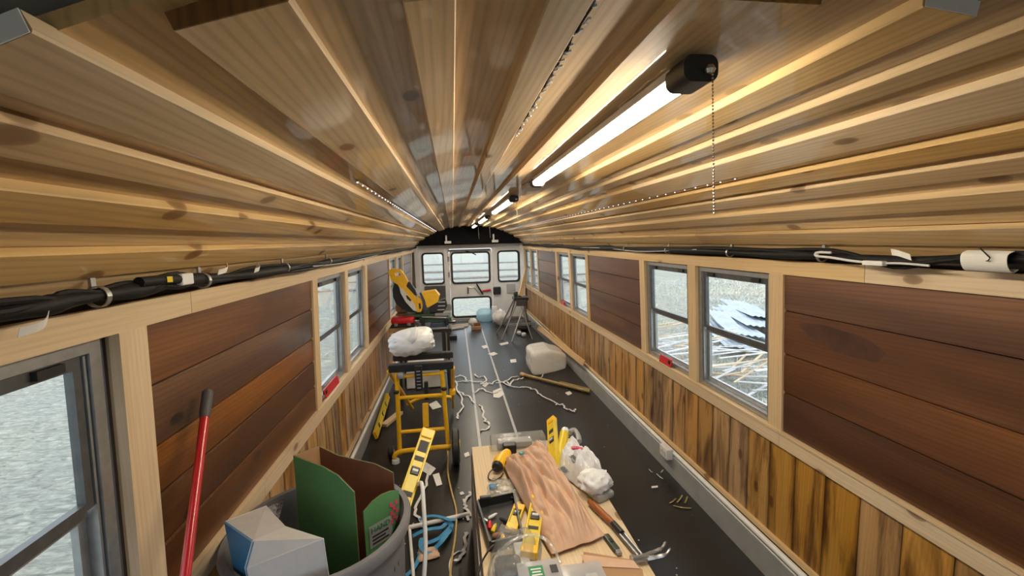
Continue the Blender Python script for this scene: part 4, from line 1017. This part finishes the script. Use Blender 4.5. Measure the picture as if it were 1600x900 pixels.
MB().tube(spline([dc+Vector((-0.05, -0.045, 0)), dc+Vector((-0.085, -0.055, -0.012)), dc+Vector((-0.10, -0.085, -0.03)), dc+Vector((-0.075, -0.105, -0.034)), dc+Vector((-0.04, -0.09, -0.03)), dc+Vector((-0.02, -0.07, -0.02))], 5), 0.0035, 7).build('cord_loop', M['black'], dr, smooth=True)
# brown paper bag
pc = [T(783, 722, ZT+0.03), T(842, 690, ZT+0.04), T(945, 838, ZT+0.015), T(862, 868, ZT+0.015)]
def ph(u, v):
    w = 1.6*noise.noise(Vector((u*1.5, v*2.2, 0)))
    a = 0.040+0.022*math.sin(u*10+v*2.0+w)+0.020*abs(math.sin(u*19-2*v+1.7*w))**0.7
    a += 0.030*abs(noise.noise(Vector((u*6, v*2.2, 5))))+0.012*noise.noise(Vector((u*16, v*9, 1)))
    a += 0.035*math.exp(-((u-0.35)**2/0.01+(v-0.35)**2/0.02))
    return max(0.006, a*(0.75+0.5*math.sin(v*math.pi)))
# corners ordered a(u0v0) b(u1v0) c(u1v1) d(u0v1)
pb_ = thing('paper_bag', T(865, 790), 'long crumpled brown paper bag lying across the bench', 'bag')
sheet(pc, 70, 80, ph).build('bag_body', M['kraft'], pb_, smooth=35)
sp = T(815, 708, ZT+0.10)
MB().lathe([(0.0, -0.006), (0.012, -0.005), (0.016, 0), (0.012, 0.006), (0.0, 0.008)], sp, 14).build('blue_sticker', M['teal'], pb_, smooth=True)
# yellow level and yellow tube behind the bag
l1a, l1b = T(862, 655, ZT+0.14), T(868, 760, ZT+0.02)
level2('spirit_level', l1a, l1b, 0.055, 0.03, (-0.75, -0.5, 0.5), 'yellow spirit level poking up behind the brown paper bag', [(0.10, 0.03, 'ink'), (0.17, 0.04, 'vial')])
ct = thing('caulk_tube', T(880, 700), 'yellow sealant tube with a white cap behind the paper bag', 'tube')
ca, cb2 = T(882, 677, ZT+0.11), T(872, 728, ZT+0.03)
MB().tube([ca, cb2], 0.026, 18).build('tube_body', M['lvl'], ct, smooth=True)
MB().tube([ca+(ca-cb2).normalized()*0.03, ca+(ca-cb2).normalized()*0.001], [0.02, 0.024], 14).build('tube_cap', M['bag'], ct, smooth=True)
MB().tube(spline([T(890, 676, ZT+0.03), T(897, 672, ZT+0.03), T(903, 680, ZT+0.02), T(905, 690, ZT+0.015)], 4), 0.016, 8).build('grey_rag', M['galv'], smooth=True, **tg('small grey rag behind the yellow sealant tube', 'rag'))
# white shop bag
wb_ = thing('shop_bag', T(910, 735), 'printed white shop bag on the right of the bench', 'bag')
wc = [T(868, 735, ZT+0.02), T(893, 690, ZT+0.05), T(950, 752, ZT+0.02), T(918, 772, ZT+0.005)]
def wh(u, v): return max(0.005, 0.055+0.05*noise.noise(Vector((u*4, v*4, 2)))+0.045*abs(noise.noise(Vector((u*8, v*8, 7))))+0.03*math.sin(v*3.1))
sheet(wc, 44, 44, wh).build('bag_body', M['bag'], wb_, smooth=30)
wn2 = T(930, 752, ZT+0.075)
blob(wn2, 0.075, 0.06, 0.05, lambda d_: 1+0.22*noise.noise(d_*2.6)+0.16*abs(noise.noise(d_*5)), 44, 24).build('bag_bulge', M['bag'], wb_, smooth=50)
for (a, b, s, mt) in ((897, 712, 0.032, 'ink'), (881, 731, 0.036, 'ink'), (900, 699, 0.0, 'pink')):
    p = T(a, b, ZT+0.125)
    if mt == 'pink': MB().ribbon([p+Vector((-0.03, 0.02, -0.01)), p, p+Vector((0.05, -0.012, -0.012))], 0.02, 0.006).build('red_tag', M['pink'], wb_, label='pink-red price tag')
    else:
        pl_ = MB().bbox(p+Vector((0, 0, -0.012)), (s*1.1, s*1.2, 0.004), 0.001, Matrix.Rotation(0.5, 3, 'Z') @ Matrix.Rotation(0.35, 3, 'X')).build('bag_print', M['galv'], wb_)
        R_ = Matrix.Rotation(0.5, 3, 'Z') @ Matrix.Rotation(0.35, 3, 'X')
        for i_ in range(5): MB().box(p+Vector((0, 0, -0.012))+R_ @ Vector((0, (i_-2)*s*0.2, 0.0025)), (s*(0.8 if i_ % 2 else 0.6), s*0.1, 0.001), R_).build('print_line', M['ink'], pl_)
MB().bbox(T(938, 770, ZT+0.02), (0.10, 0.09, 0.035), 0.012, Matrix.Rotation(0.4, 3, 'Z')).build('grey_pouch', M['galv'], smooth=True, **tg('small grey pouch under the lower corner of the white shop bag', 'pouch'))
MB().bbox(T(948, 765, ZT+0.012), (0.03, 0.035, 0.022), 0.005).build('red_cap', M['red'], **tg('tiny red cap beside the white shop bag', 'cap'))
# claw hammer
hm = thing('claw_hammer', T(960, 825), 'claw hammer with a reddish wooden handle at the right edge of the bench', 'hammer')
h0, h1, h2, h3 = T(921, 783, ZT+0.022), T(958, 818, ZT+0.022), T(972, 834, ZT+0.022), T(1004, 872, ZT+0.022)
MB().tube([h0, h0.lerp(h1, 0.3), h0.lerp(h1, 0.8), h1], [0.012, 0.016, 0.015, 0.013], 12).build('handle', M['oak'], hm, smooth=True)
MB().tube([h1, h2], 0.014, 12).build('collar', M['black'], hm, smooth=True)
sd_ = (h3-h2).normalized().cross(Vector((0, 0, 1)))
for s in (-1, 1): MB().tube([h2+sd_*0.010*s, h3+sd_*0.008*s], 0.0055, 8).build('steel_shank', M['steel'], hm, smooth=True)
MB().tube([h2, h3], 0.006, 8).build('shank_core', M['black'], hm, smooth=True)
fa = h3-sd_*0.0; hdv = Vector((0.9, 0.05, 0)).normalized()
MB().tube([fa-hdv*0.045, fa-hdv*0.04, fa-hdv*0.02, fa+hdv*0.02], [0.016, 0.017, 0.012, 0.015], 14).build('hammer_face', M['steel'], hm, smooth=True)
for s in (-1, 1): MB().tube(spline([fa+hdv*0.015+Vector((0, s*0.006, 0)), fa+hdv*0.05+Vector((0, s*0.012, 0.004)), fa+hdv*0.085+Vector((0, s*0.016, 0.012)), fa+hdv*0.11+Vector((0, s*0.018+0.012, 0.024))], 4), [0.010]*4+[0.008]*4+[0.005]*4+[0.003], 8).build('claw', M['steel'], hm, smooth=True)
# utility knife
kn_ = thing('utility_knife', T(955, 850), 'dark green utility knife beside the hammer handle', 'knife')
k0, k1 = T(946, 836, ZT+0.012), T(969, 866, ZT+0.012); kd = (k1-k0)
R3 = Matrix((kd.normalized(), Vector((0, 0, 1)).cross(kd.normalized()), Vector((0, 0, 1)))).transposed()
MB().bbox(k0.lerp(k1, 0.42), (kd.length*0.84, 0.028, 0.018), 0.007, R3).build('knife_body', M['knife'], kn_, smooth=True)
MB().bbox(k0.lerp(k1, 0.9), (kd.length*0.2, 0.02, 0.014), 0.004, R3).build('knife_nose', M['greyp'], kn_)
MB().bbox(k0.lerp(k1, 0.4)+Vector((0, 0, 0.010)), (0.02, 0.012, 0.006), 0.002, R3).build('slider', M['black'], kn_)
# flattened carton in front
fc = thing('flat_carton', T(950, 890), 'flattened brown carton on the near end of the bench', 'box')
MB().prism([T(912, 862, ZT+0.03), T(985, 874, ZT+0.03), T(1004, 890, ZT+0.03), T(1008, 915, ZT+0.03), T(905, 915, ZT+0.03)], (0, 0, -0.028)).build('carton_body', M['card'], fc)
MB().prism([T(908, 866, ZT+0.033), T(990, 876, ZT+0.033), T(1000, 888, ZT+0.033), T(915, 884, ZT+0.033)], (0, 0, -0.002)).build('carton_flap', M['kraft'], fc)
# black tray of small hardware
ty = thing('hardware_tray', T(775, 820), 'black open tray of small hardware at the left of the bench', 'tray')
q = [T(748, 796), T(802, 784), T(815, 850), T(768, 862)]
MB().prism([p+Vector((0, 0, 0.006)) for p in q], (0, 0, -0.004)).build('tray_floor', M['ink'], ty)
for i in range(4):
    a, b = q[i], q[(i+1) % 4]; dd = (b-a).normalized(); nn = Vector((-dd.y, dd.x, 0))*0.008
    MB().prism([a, b, b+Vector((0, 0, 0.045)), a+Vector((0, 0, 0.045))], nn).build('tray_wall', M['black'], ty)
MB().bbox(q[0].lerp(q[1], 0.2)+Vector((0, 0, 0.05)), (0.05, 0.02, 0.014), 0.004).build('tray_catch', M['black'], ty)
hw = [('screw_bit', 'red', 765, 820, 0.012, 'red plastic plug in the black hardware tray'), ('wall_plug', 'lvl', 772, 825, 0.010, 'yellow plastic plug in the black hardware tray'),
      ('white_nozzle', 'bag', 770, 806, 0.008, 'white nozzle in the black hardware tray'), ('steel_bit', 'steel', 755, 812, 0.010, 'steel bit in the black hardware tray'),
      ('wood_peg', 'oak', 778, 836, 0.012, 'small wooden peg in the black hardware tray'), ('brass_fitting', 'yellow', 786, 842, 0.012, 'brass fitting in the black hardware tray'), ('black_clip', 'ink', 788, 812, 0.012, 'black clip in the black hardware tray')]
for nm_, mt, a, b, r, lb in hw:
    p = T(a, b, ZT+0.008+r); an = rn.uniform(0, 3)
    dv = Vector((math.cos(an), math.sin(an), 0.15))*0.022
    MB().tube([p-dv, p-dv*0.6, p+dv*0.5, p+dv], [r*0.7, r, r*0.8, r*0.35], 10).build(nm_, M[mt], smooth=True, **tg(lb, 'hardware'))
# second level, lying under the bag towards the camera
level2('spirit_level', T(842, 775, ZT+0.045), T(826, 868, ZT+0.045), 0.062, 0.03, (0, -0.2, 1), 'yellow spirit level lying under the near end of the paper bag', [(0.13, 0.05, 'vial'), (0.22, 0.02, 'ink')])
level2('spirit_level', T(812, 790, ZT+0.02), T(798, 830, ZT+0.02), 0.05, 0.02, (0, -0.2, 1), 'short yellow torpedo level beside the hardware tray', [(0.04, 0.04, 'vial')])
MB().bbox(T(818, 882, ZT+0.02), (0.05, 0.2, 0.035), 0.004).build('white_block', M['whitecard'], **tg('white plastic block at the near end of the yellow level', 'block'))
# clear bags and tubs
cb_ = thing('clear_bag', T(790, 880), 'crumpled clear plastic bag over dark parts at the near left of the bench', 'bag')
sheet([T(752, 935, ZT), T(842, 930, ZT), T(848, 838, ZT), T(775, 838, ZT)], 30, 30, lambda u, v: 0.07+0.035*noise.noise(Vector((u*4, v*4, 4)))+0.02*abs(noise.noise(Vector((u*11, v*11, 8))))).build('bag_film', M['clearp'], cb_, smooth=40)
MB().bbox(T(795, 890, ZT+0.03), (0.10, 0.11, 0.05), 0.02).build('dark_part', M['ink'], cb_, smooth=True)
MB().tube(spline([T(775, 870, ZT+0.05), T(800, 845, ZT+0.08), T(835, 836, ZT+0.085), T(860, 850, ZT+0.07), T(876, 880, ZT+0.05)], 5), 0.006, 8).build('bag_rim', M['clearp'], cb_, smooth=True)
bg2 = thing('clear_bag', T(790, 765), 'flat clear bag with a blue piece beside the paper bag', 'bag')
sheet([T(758, 790, ZT), T(815, 783, ZT), T(806, 748, ZT), T(764, 752, ZT)], 18, 18, lambda u, v: 0.022+0.016*noise.noise(Vector((u*5, v*5, 14)))).build('bag_film', M['clearp'], bg2, smooth=40)
MB().bbox(T(771, 760, ZT+0.012), (0.04, 0.035, 0.012), 0.005).build('blue_piece', M['bluestrap'], bg2)
for i in range(9):
    a, b = T(770+rn.uniform(-4, 8), 772+rn.uniform(-6, 6), ZT+0.008+0.0022*i), T(806+rn.uniform(-10, 6), 770+rn.uniform(-8, 10), ZT+0.008+0.0022*i)
    MB().cyl(a, b, 0.0016, 6).build('long_nail', M['steel'], bg2, smooth=True)
def tub(c, w, l, h, label, lab=None):
    t = thing('lidded_tub', (c.x, c.y, ZT), label, 'tub')
    MB().bbox((c.x, c.y, ZT+h/2), (w*0.94, l*0.94, h), 0.02).build('tub_body', M['frost'], t, smooth=True)
    MB().bbox((c.x, c.y, ZT+h+0.007), (w, l, 0.013), 0.006).build('tub_lid', M['frost'], t, smooth=True)
    if lab:
        MB().bbox((c.x-0.012, c.y+l*0.18, ZT+h+0.0145), (0.05, 0.07, 0.0015), 0.0005).build('green_label', M['greenink'], t)
        for k in range(4): MB().bbox((c.x-0.012, c.y+l*0.18+0.02-0.013*k, ZT+h+0.0156), (0.036-0.006*(k % 2), 0.006, 0.001), 0.0003).build('label_line', M['paper'], t)
        MB().bbox((c.x+0.05, c.y+l*0.25, ZT+h+0.0145), (0.025, 0.035, 0.0015), 0.0005).build('dark_label', M['ink'], t)
    else: MB().bbox((c.x+0.03, c.y+0.02, ZT+h+0.0145), (0.04, 0.05, 0.0015), 0.0005).build('worn_label', M['tape'], t)
tub(T(848, 915, ZT+0.07), 0.15, 0.20, 0.07, 'clear tub with a green label on the near end of the bench', True)
tub(T(916, 920, ZT+0.06), 0.16, 0.20, 0.06, 'cloudy lidded tub on the near end of the bench beside the flattened carton')
MB().tube(spline([T(745, 905, ZT+0.02), T(752, 880, ZT+0.03), T(765, 858, ZT+0.05), T(772, 852, ZT+0.05)], 4), 0.004, 6).build('black_wire', M['black'], smooth=True, **tg('short black wire curling over the left edge of the bench', 'wire'))

# ================================================================ ON THE FLOOR
def Fz(x, y, z=0.004): return at(x, y, Z=z)
def string(px_, label, w=0.017, mat='strap', name='packing_strip', cat='strip', group='white packing strips on the floor'):
    pts = spline([Fz(a, b, 0.004) for a, b in px_], 4)
    pts = [p+Vector((rn.uniform(-1, 1)*0.012, rn.uniform(-1, 1)*0.02, 0.012*rn.random())) for p in pts]
    pts = spline(pts, 2)
    MB().ribbon(pts, w, 0.002).build(name, M[mat], **tg(label, cat, group))
string([(700, 572), (712, 598), (716, 612), (724, 636), (716, 646), (716, 655)], 'white strip running down the floor beside the yellow stand')
string([(704, 598), (720, 597), (738, 596), (752, 597)], 'straight white strip between the stand and the left seam')
string([(706, 592), (712, 589), (722, 588), (728, 592), (728, 597)], 'small curled white strip near the left seam')
string([(742, 584), (748, 590), (756, 588), (760, 596), (752, 600), (768, 600), (778, 594), (786, 598), (800, 590), (812, 588)], 'tangled white strip across the two floor seams')
string([(776, 600), (790, 596), (796, 602), (804, 594), (818, 592)], 'short white strip by the right seam')
string([(716, 612), (726, 618), (736, 622), (740, 630)], 'white strip end between the stand and the bench')
string([(742, 614), (752, 608), (760, 611), (772, 614), (784, 610)], 'white strip below the tangle between the seams')
string([(786, 598), (796, 604), (812, 606), (825, 606), (838, 612), (848, 620), (862, 627), (872, 632)], 'long white strip reaching towards the brown pole')
string([(868, 633), (880, 632), (884, 640), (896, 643), (898, 640)], 'curly white strip end on the right floor')
string([(748, 632), (754, 640), (757, 656), (766, 664), (762, 671), (752, 673)], 'white strip curling left of the bench end')
string([(668, 728), (668, 752), (662, 768), (650, 800), (658, 818), (662, 826)], 'white strip by the grey bin')
string([(735, 772), (728, 780), (726, 792), (732, 802), (732, 812)], 'white strip beside the bench side board')
string([(728, 830), (726, 850), (722, 866), (712, 876)], 'white strip on the floor below the bench')
string([(846, 586), (850, 584), (846, 590)], 'tiny white strip by the milky plastic bag')
cords = [('tan extension cord hanging from the stand and crossing the floor', 'cord', [(698, 690), (700, 715), (700, 740), (706, 770), (713, 800), (711, 840), (705, 880), (703, 910)], 0.006, 'extension_cord'),
         ('grey cord end on the floor next to the tan cord', 'strap', [(706, 905), (702, 885), (706, 870), (716, 862), (722, 862)], 0.004, 'extension_cord')]
for lb, mt, pp, r, nm_ in cords:
    MB().tube(spline([Fz(a, b, r+0.001) for a, b in pp], 5), r, 8).build(nm_, M[mt], smooth=True, **tg(lb, 'cord'))
MB().tube(spline([(-0.52, 1.66, 0.70), (-0.503, 1.62, 0.72), (-0.495, 1.56, 0.66), (-0.49, 1.50, 0.55), (-0.50, 1.44, 0.42), (-0.50, 1.40, 0.30)], 5), 0.008, 8).build('white_cable', M['conduit'], smooth=True, **tg('white cable hanging over the rim of the grey bin', 'cable'))
MB().cyl(Fz(632, 826, 0.014), Fz(733, 803, 0.014), 0.013, 12).build('white_pipe', M['conduit'], smooth=True, **tg('thin white pipe on the floor between bin and bench', 'pipe'))
MB().cyl(Fz(640, 828, 0.012), Fz(648, 925, 0.012), 0.009, 10).build('white_pipe', M['conduit'], smooth=True, **tg('thin white pipe on the floor beside the grey bin', 'pipe'))
# blue webbing strap in a heap
bsn = thing('ratchet_strap', Fz(680, 845), 'bright blue webbing strap heaped on the floor beside the bench', 'strap')
bp = [(645, 838), (660, 830), (676, 826), (690, 824), (700, 816), (705, 822), (694, 834), (684, 842), (668, 848), (660, 842), (658, 852), (664, 862), (672, 864), (680, 856), (690, 846), (702, 830), (706, 824)]
MB().ribbon(spline([Fz(a, b, 0.012+0.03*rn.random()) for a, b in bp], 5), 0.028, 0.003).build('webbing', M['bluestrap'], bsn)
bp = [(655, 812), (672, 806), (690, 808), (702, 812), (712, 812)]
MB().ribbon(spline([Fz(a, b, 0.03+0.01*rn.random()) for a, b in bp], 5), 0.02, 0.003).build('webbing', M['bluestrap'], bsn)
bp = [(634, 900), (645, 890), (652, 878), (656, 868), (654, 862)]
MB().ribbon(spline([Fz(a, b, 0.01) for a, b in bp], 5), 0.022, 0.003).build('webbing', M['bluestrap'], bsn)
sheet([Fz(652, 880), Fz(688, 870), Fz(682, 856), Fz(654, 858)], 10, 10, lambda u, v: 0.012+0.012*noise.noise(Vector((u*4, v*4, 0)))).build('tan_wrapper', M['kraft'], smooth=True, **tg('small crumpled tan wrapper under the blue strap', 'wrapper'))
# papers
def paper(px_, label, mat='paper', lift=0.002):
    MB().prism([Fz(a, b, lift) for a, b in px_], (0, 0, 0.002)).build('paper_scrap', M[mat], **tg(label, 'paper', 'papers on the floor'))
paper([(655, 733), (662, 720), (681, 732), (672, 743)], 'folded white paper on the floor right of the leaning level')
paper([(676, 742), (686, 739), (691, 757), (682, 760)], 'small white card on the floor right of the folded paper', lift=0.004)
paper([(770, 611), (782, 606), (788, 616), (780, 622), (771, 621)], 'white paper on the right floor seam near the tangle')
paper([(753, 602), (760, 597), (764, 600), (758, 605)], 'little white paper square between the two floor seams')
paper([(762, 553), (772, 550), (778, 553), (770, 556)], 'white paper scrap on the right floor seam near the ladder')
paper([(752, 541), (760, 539), (763, 543), (756, 545)], 'white paper scrap just left of the right floor seam')
paper([(797, 562), (806, 561), (807, 566), (798, 567)], 'white paper scrap left of the milky plastic bag')
paper([(780, 537), (793, 534), (795, 537), (783, 540)], 'white paper strip under the grey ladder')
paper([(883, 614), (890, 611), (894, 615), (888, 618)], 'round white scrap right of the brown pole')
paper([(725, 709), (732, 706), (734, 712), (727, 715)], 'white scrap on the floor left of the bench end')
paper([(718, 770), (723, 768), (726, 772), (720, 774)], 'tiny white scrap left of the bench side')
paper([(670, 632), (682, 626), (690, 636), (676, 640)], 'white paper on the floor behind the yellow stand')
paper([(1018, 760), (1028, 759), (1028, 762), (1018, 763)], 'small white sliver near the right wall')
for i, (a, b, c_, d_) in enumerate(((1046, 786, 1056, 779), (1058, 785, 1066, 774), (1052, 790, 1080, 794), (1070, 786, 1074, 776), (1014, 733, 1020, 738), (1026, 740, 1036, 748), (1032, 738, 1036, 734))):
    MB().ribbon(spline([Fz(a, b, 0.003), Fz((a+c_)/2, (b+d_)/2+1, 0.008), Fz(c_, d_, 0.004)], 3), 0.008, 0.002).build('wood_shaving', M['bamboo'] if i < 4 else M['tape'], **tg('thin tan curled shaving in the little heap near the right wall' if i < 4 else 'thin grey sliver on the floor below the wall outlet', 'shaving', 'tan shavings by the right wall' if i < 4 else 'grey slivers below the outlet'))
rs = random.Random(31); crumb = MB()
for i in range(140):
    p = Vector((rs.uniform(-0.9, 1.0), rs.uniform(1.6, 8.5), 0.002)); s = rs.uniform(0.002, 0.007)
    crumb.box(p+Vector((0, 0, s*0.2)), (s, s*rs.uniform(0.6, 1.6), s*0.5), Matrix.Rotation(rs.uniform(0, 3), 3, 'Z'))
crumb.build('dust_crumbs', M['strap'], origin=(0, 4, 0), kind='stuff', label='fine pale crumbs and sawdust scattered over the black floor', category='debris')

# milky plastic bag, pole, cardboard by the right wall
def mf(d_):
    e = 1/max((abs(d_.x)**7+abs(d_.y)**7+abs(d_.z)**7), 0.005)**(1/7)
    return e*(1+0.03*noise.noise(d_*2.5)+0.05*max(0, d_.x)*noise.noise(d_*7))
fb = Vector((0.78, 5.32, 0.152))
fo = blob(fb, 0.25, 0.26, 0.15, mf, 60, 32)
for v in fo.v:
    t = (v.x-fb.x)/0.25; v.z = max(0.002, fb.z+(v.z-fb.z)*(1-0.34*max(0, t))-0.05*max(0, t))
    v.y += 0.10*t
fo.build('foam_bundle', M['foam'], smooth=60, **tg('milky plastic-wrapped bundle on the floor by the right wall', 'bundle'))
p0, p1 = Fz(820, 586, 0.022), Fz(922, 612, 0.022)
bpo = thing('wooden_pole', ((p0.x+p1.x)/2, (p0.y+p1.y)/2, 0), 'brown wooden pole lying in front of the milky bundle', 'pole')
MB().tube([p0, p0.lerp(p1, 0.08), p1], [0.020, 0.018, 0.017], 10).build('shaft', M['bamboo'], bpo, smooth=True)
MB().tube([p0-(p1-p0).normalized()*0.06, p0], [0.026, 0.024], 10).build('wrapped_end', M['kraft'], bpo, smooth=True)
MB().tube([p0.lerp(p1, 0.55)+Vector((0.03, 0.05, 0)), p1+Vector((0.02, 0.06, 0))], 0.012, 8).build('wooden_stick', M['bamboo'], smooth=True, **tg('thinner stick beside the end of the brown pole', 'stick'))
c0, c1 = Vector((0.99, 7.0, 0.16)), Vector((1.052, 4.62, 0.215))
MB().prism([c0, c1, c1+Vector((0.02, 0.0, 0.055)), c0+Vector((0.03, 0, 0.05))], (0.012, 0, 0.004)).build('cardboard_strip', M['card_lt'], **tg('long tan cardboard strip leaning on the right wall cove', 'cardboard'))

# ================================================================ REAR OF THE BUS
ld = thing('folding_trestle', (0.68, 7.3, 0), 'grey folding metal trestle with crossed legs at the rear right', 'trestle')
tp = Vector((0.74, 7.3, 0.64))
for a, b in (((0.70, 7.15, 0.64), (0.40, 7.05, 0)), ((0.66, 7.30, 0.64), (0.36, 7.5, 0)), ((0.72, 7.12, 0.64), (0.90, 6.95, 0)), ((0.84, 7.15, 0.64), (0.54, 6.85, 0)), ((0.82, 7.35, 0.64), (0.98, 7.6, 0)), ((0.70, 7.4, 0.64), (0.55, 7.7, 0))):
    MB().cyl(a, b, 0.013, 10).build('leg', M['greyp'], ld, smooth=True)
for z, y in ((0.26, 7.03), (0.22, 7.1)): MB().cyl((0.52, y, z), (0.98, y, z), 0.010, 8).build('cross_bar', M['greyp'], ld, smooth=True)
MB().bbox((0.755, 7.22, 0.665), (0.25, 0.26, 0.05), 0.008).build('head', M['black'], ld)
MB().bbox((0.745, 7.10, 0.60), (0.16, 0.05, 0.10), 0.008).build('clamp', M['grip'], ld)
pst = MB(); a, b = Vector((0.76, 7.25, 0.69)), Vector((0.91, 7.45, 1.17))
pst.tube([a, b], [0.05, 0.022], 4); pst.build('wood_post', M['trim'], **tg('pale wooden post propped upright on the grey trestle', 'post'))
MB().bbox((0.68, 7.24, 0.735), (0.07, 0.08, 0.085), 0.015).build('dark_pouch', M['knife'], smooth=True, **tg('dark pouch on the trestle head beside the post', 'pouch'))
blob(Vector((0.52, 8.35, 0.15)), 0.16, 0.13, 0.155, lambda d_: 1+0.2*noise.noise(d_*3)-0.28*max(0, d_.z)*abs(d_.x), 26, 16).build('white_sack', M['bag'], smooth=True, **tg('slumped white sack behind the grey trestle', 'sack'))
blob(Vector((0.88, 7.75, 0.10)), 0.15, 0.18, 0.10, lambda d_: 1+0.2*noise.noise(d_*4), 22, 14).build('dark_heap', M['grip'], smooth=True, **tg('dark bundle on the floor under the trestle', 'bundle'))
for i, (x, y, l) in enumerate(((0.74, 7.35, 'white crumpled wrapper under the trestle'), (0.80, 7.2, 'small white wrapper in front of the dark bundle'))):
    blob(Vector((x, y, 0.035)), 0.045, 0.04, 0.035, lambda d_: 1+0.3*noise.noise(d_*3+Vector((i, 0, 0))), 14, 10).build('wrapper', M['bag'], smooth=True, **tg(l, 'wrapper'))
rbx = thing('small_carton', (0.03, 8.05, 0), 'small open brown carton with white paper between the seams at the rear', 'box')
MB().bbox((0.03, 8.05, 0.03), (0.19, 0.14, 0.06), 0.004).build('carton_body', M['card'], rbx)
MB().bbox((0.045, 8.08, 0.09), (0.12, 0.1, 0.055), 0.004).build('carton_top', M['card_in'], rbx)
blob(Vector((-0.03, 8.10, 0.13)), 0.085, 0.06, 0.07, lambda d_: 1+0.25*noise.noise(d_*3), 16, 12).build('crumpled_paper', M['bag'], rbx, smooth=True)
blob(Vector((0.25, 8.78, 0.15)), 0.17, 0.07, 0.15, lambda d_: (1.0-0.25*max(0, d_.z))*min(1.2, 1/max(abs(d_.x)**4+abs(d_.z)**4, 0.05)**0.25)+0.2*noise.noise(d_*3), 24, 16).build('blue_bag', M['ltblue'], smooth=True, **tg('pale blue plastic bag against the lower rear door window', 'bag'))
MB().bbox((0.44, 8.68, 0.16), (0.10, 0.16, 0.32), 0.008).build('white_canister', M['white'], smooth=True, **tg('white upright box at the rear door post', 'box'))
for i, (x0, y0, x1, y1) in enumerate(((-0.5, 8.2, -0.12, 8.35), (-0.48, 8.1, -0.2, 8.2), (-0.45, 8.4, -0.1, 8.5))):
    MB().ribbon([(x0, y0, 0.02), (x1, y1, 0.02)], 0.04, 0.018).build('wood_lath', M['trim'] if i != 1 else M['whitecard'], **tg(('tan lath in the middle of three left of the rear carton', 'white painted lath nearest of three left of the rear carton', 'tan lath closest to the rear door, left of the carton')[i], 'lath', 'laths by the rear carton'))
MB().bbox((-0.42, 7.35, 0.03), (0.16, 0.12, 0.06), 0.006).build('black_case', M['black'], **tg('small black case on the floor left of the seam', 'case'))
blob(Vector((-0.47, 7.8, 0.07)), 0.05, 0.05, 0.07, lambda d_: 1+0.1*noise.noise(d_*3), 16, 12).build('olive_jug', M['bamboo'], smooth=True, **tg('small olive jug on the floor by the left rear', 'jug'))

# red emergency tags hung in window corners
for side, y, z, ln, lb in ((-1, 2.73, 0.775, 0.30, 'red emergency tag in the lower corner of a left window'), (1, 2.84, 0.758, 0.17, 'red emergency tag in the lower corner of a right window'), (1, 5.75, 0.765, 0.2, 'faded red tag on a far right window sill')):
    t = thing('window_tag', (side*1.12, y, Z_SILL1), lb, 'tag')
    x = side*1.118
    MB().box8([Vector(p) for p in ((x, y-ln/2, z-0.018), (x+side*0.004, y-ln/2, z-0.018), (x+side*0.004, y+ln/2, z-0.018), (x, y+ln/2, z-0.018), (x+side*0.01, y-ln/2, z+0.035), (x+side*0.014, y-ln/2, z+0.035), (x+side*0.014, y+ln/2, z+0.035), (x+side*0.01, y+ln/2, z+0.035))]).build('tag_plate', M['red'], t)
    MB().bbox((side*1.130, y-ln/2+0.03, z+0.012), (0.02, 0.03, 0.025), 0.003).build('tag_hinge', M['black'], t)
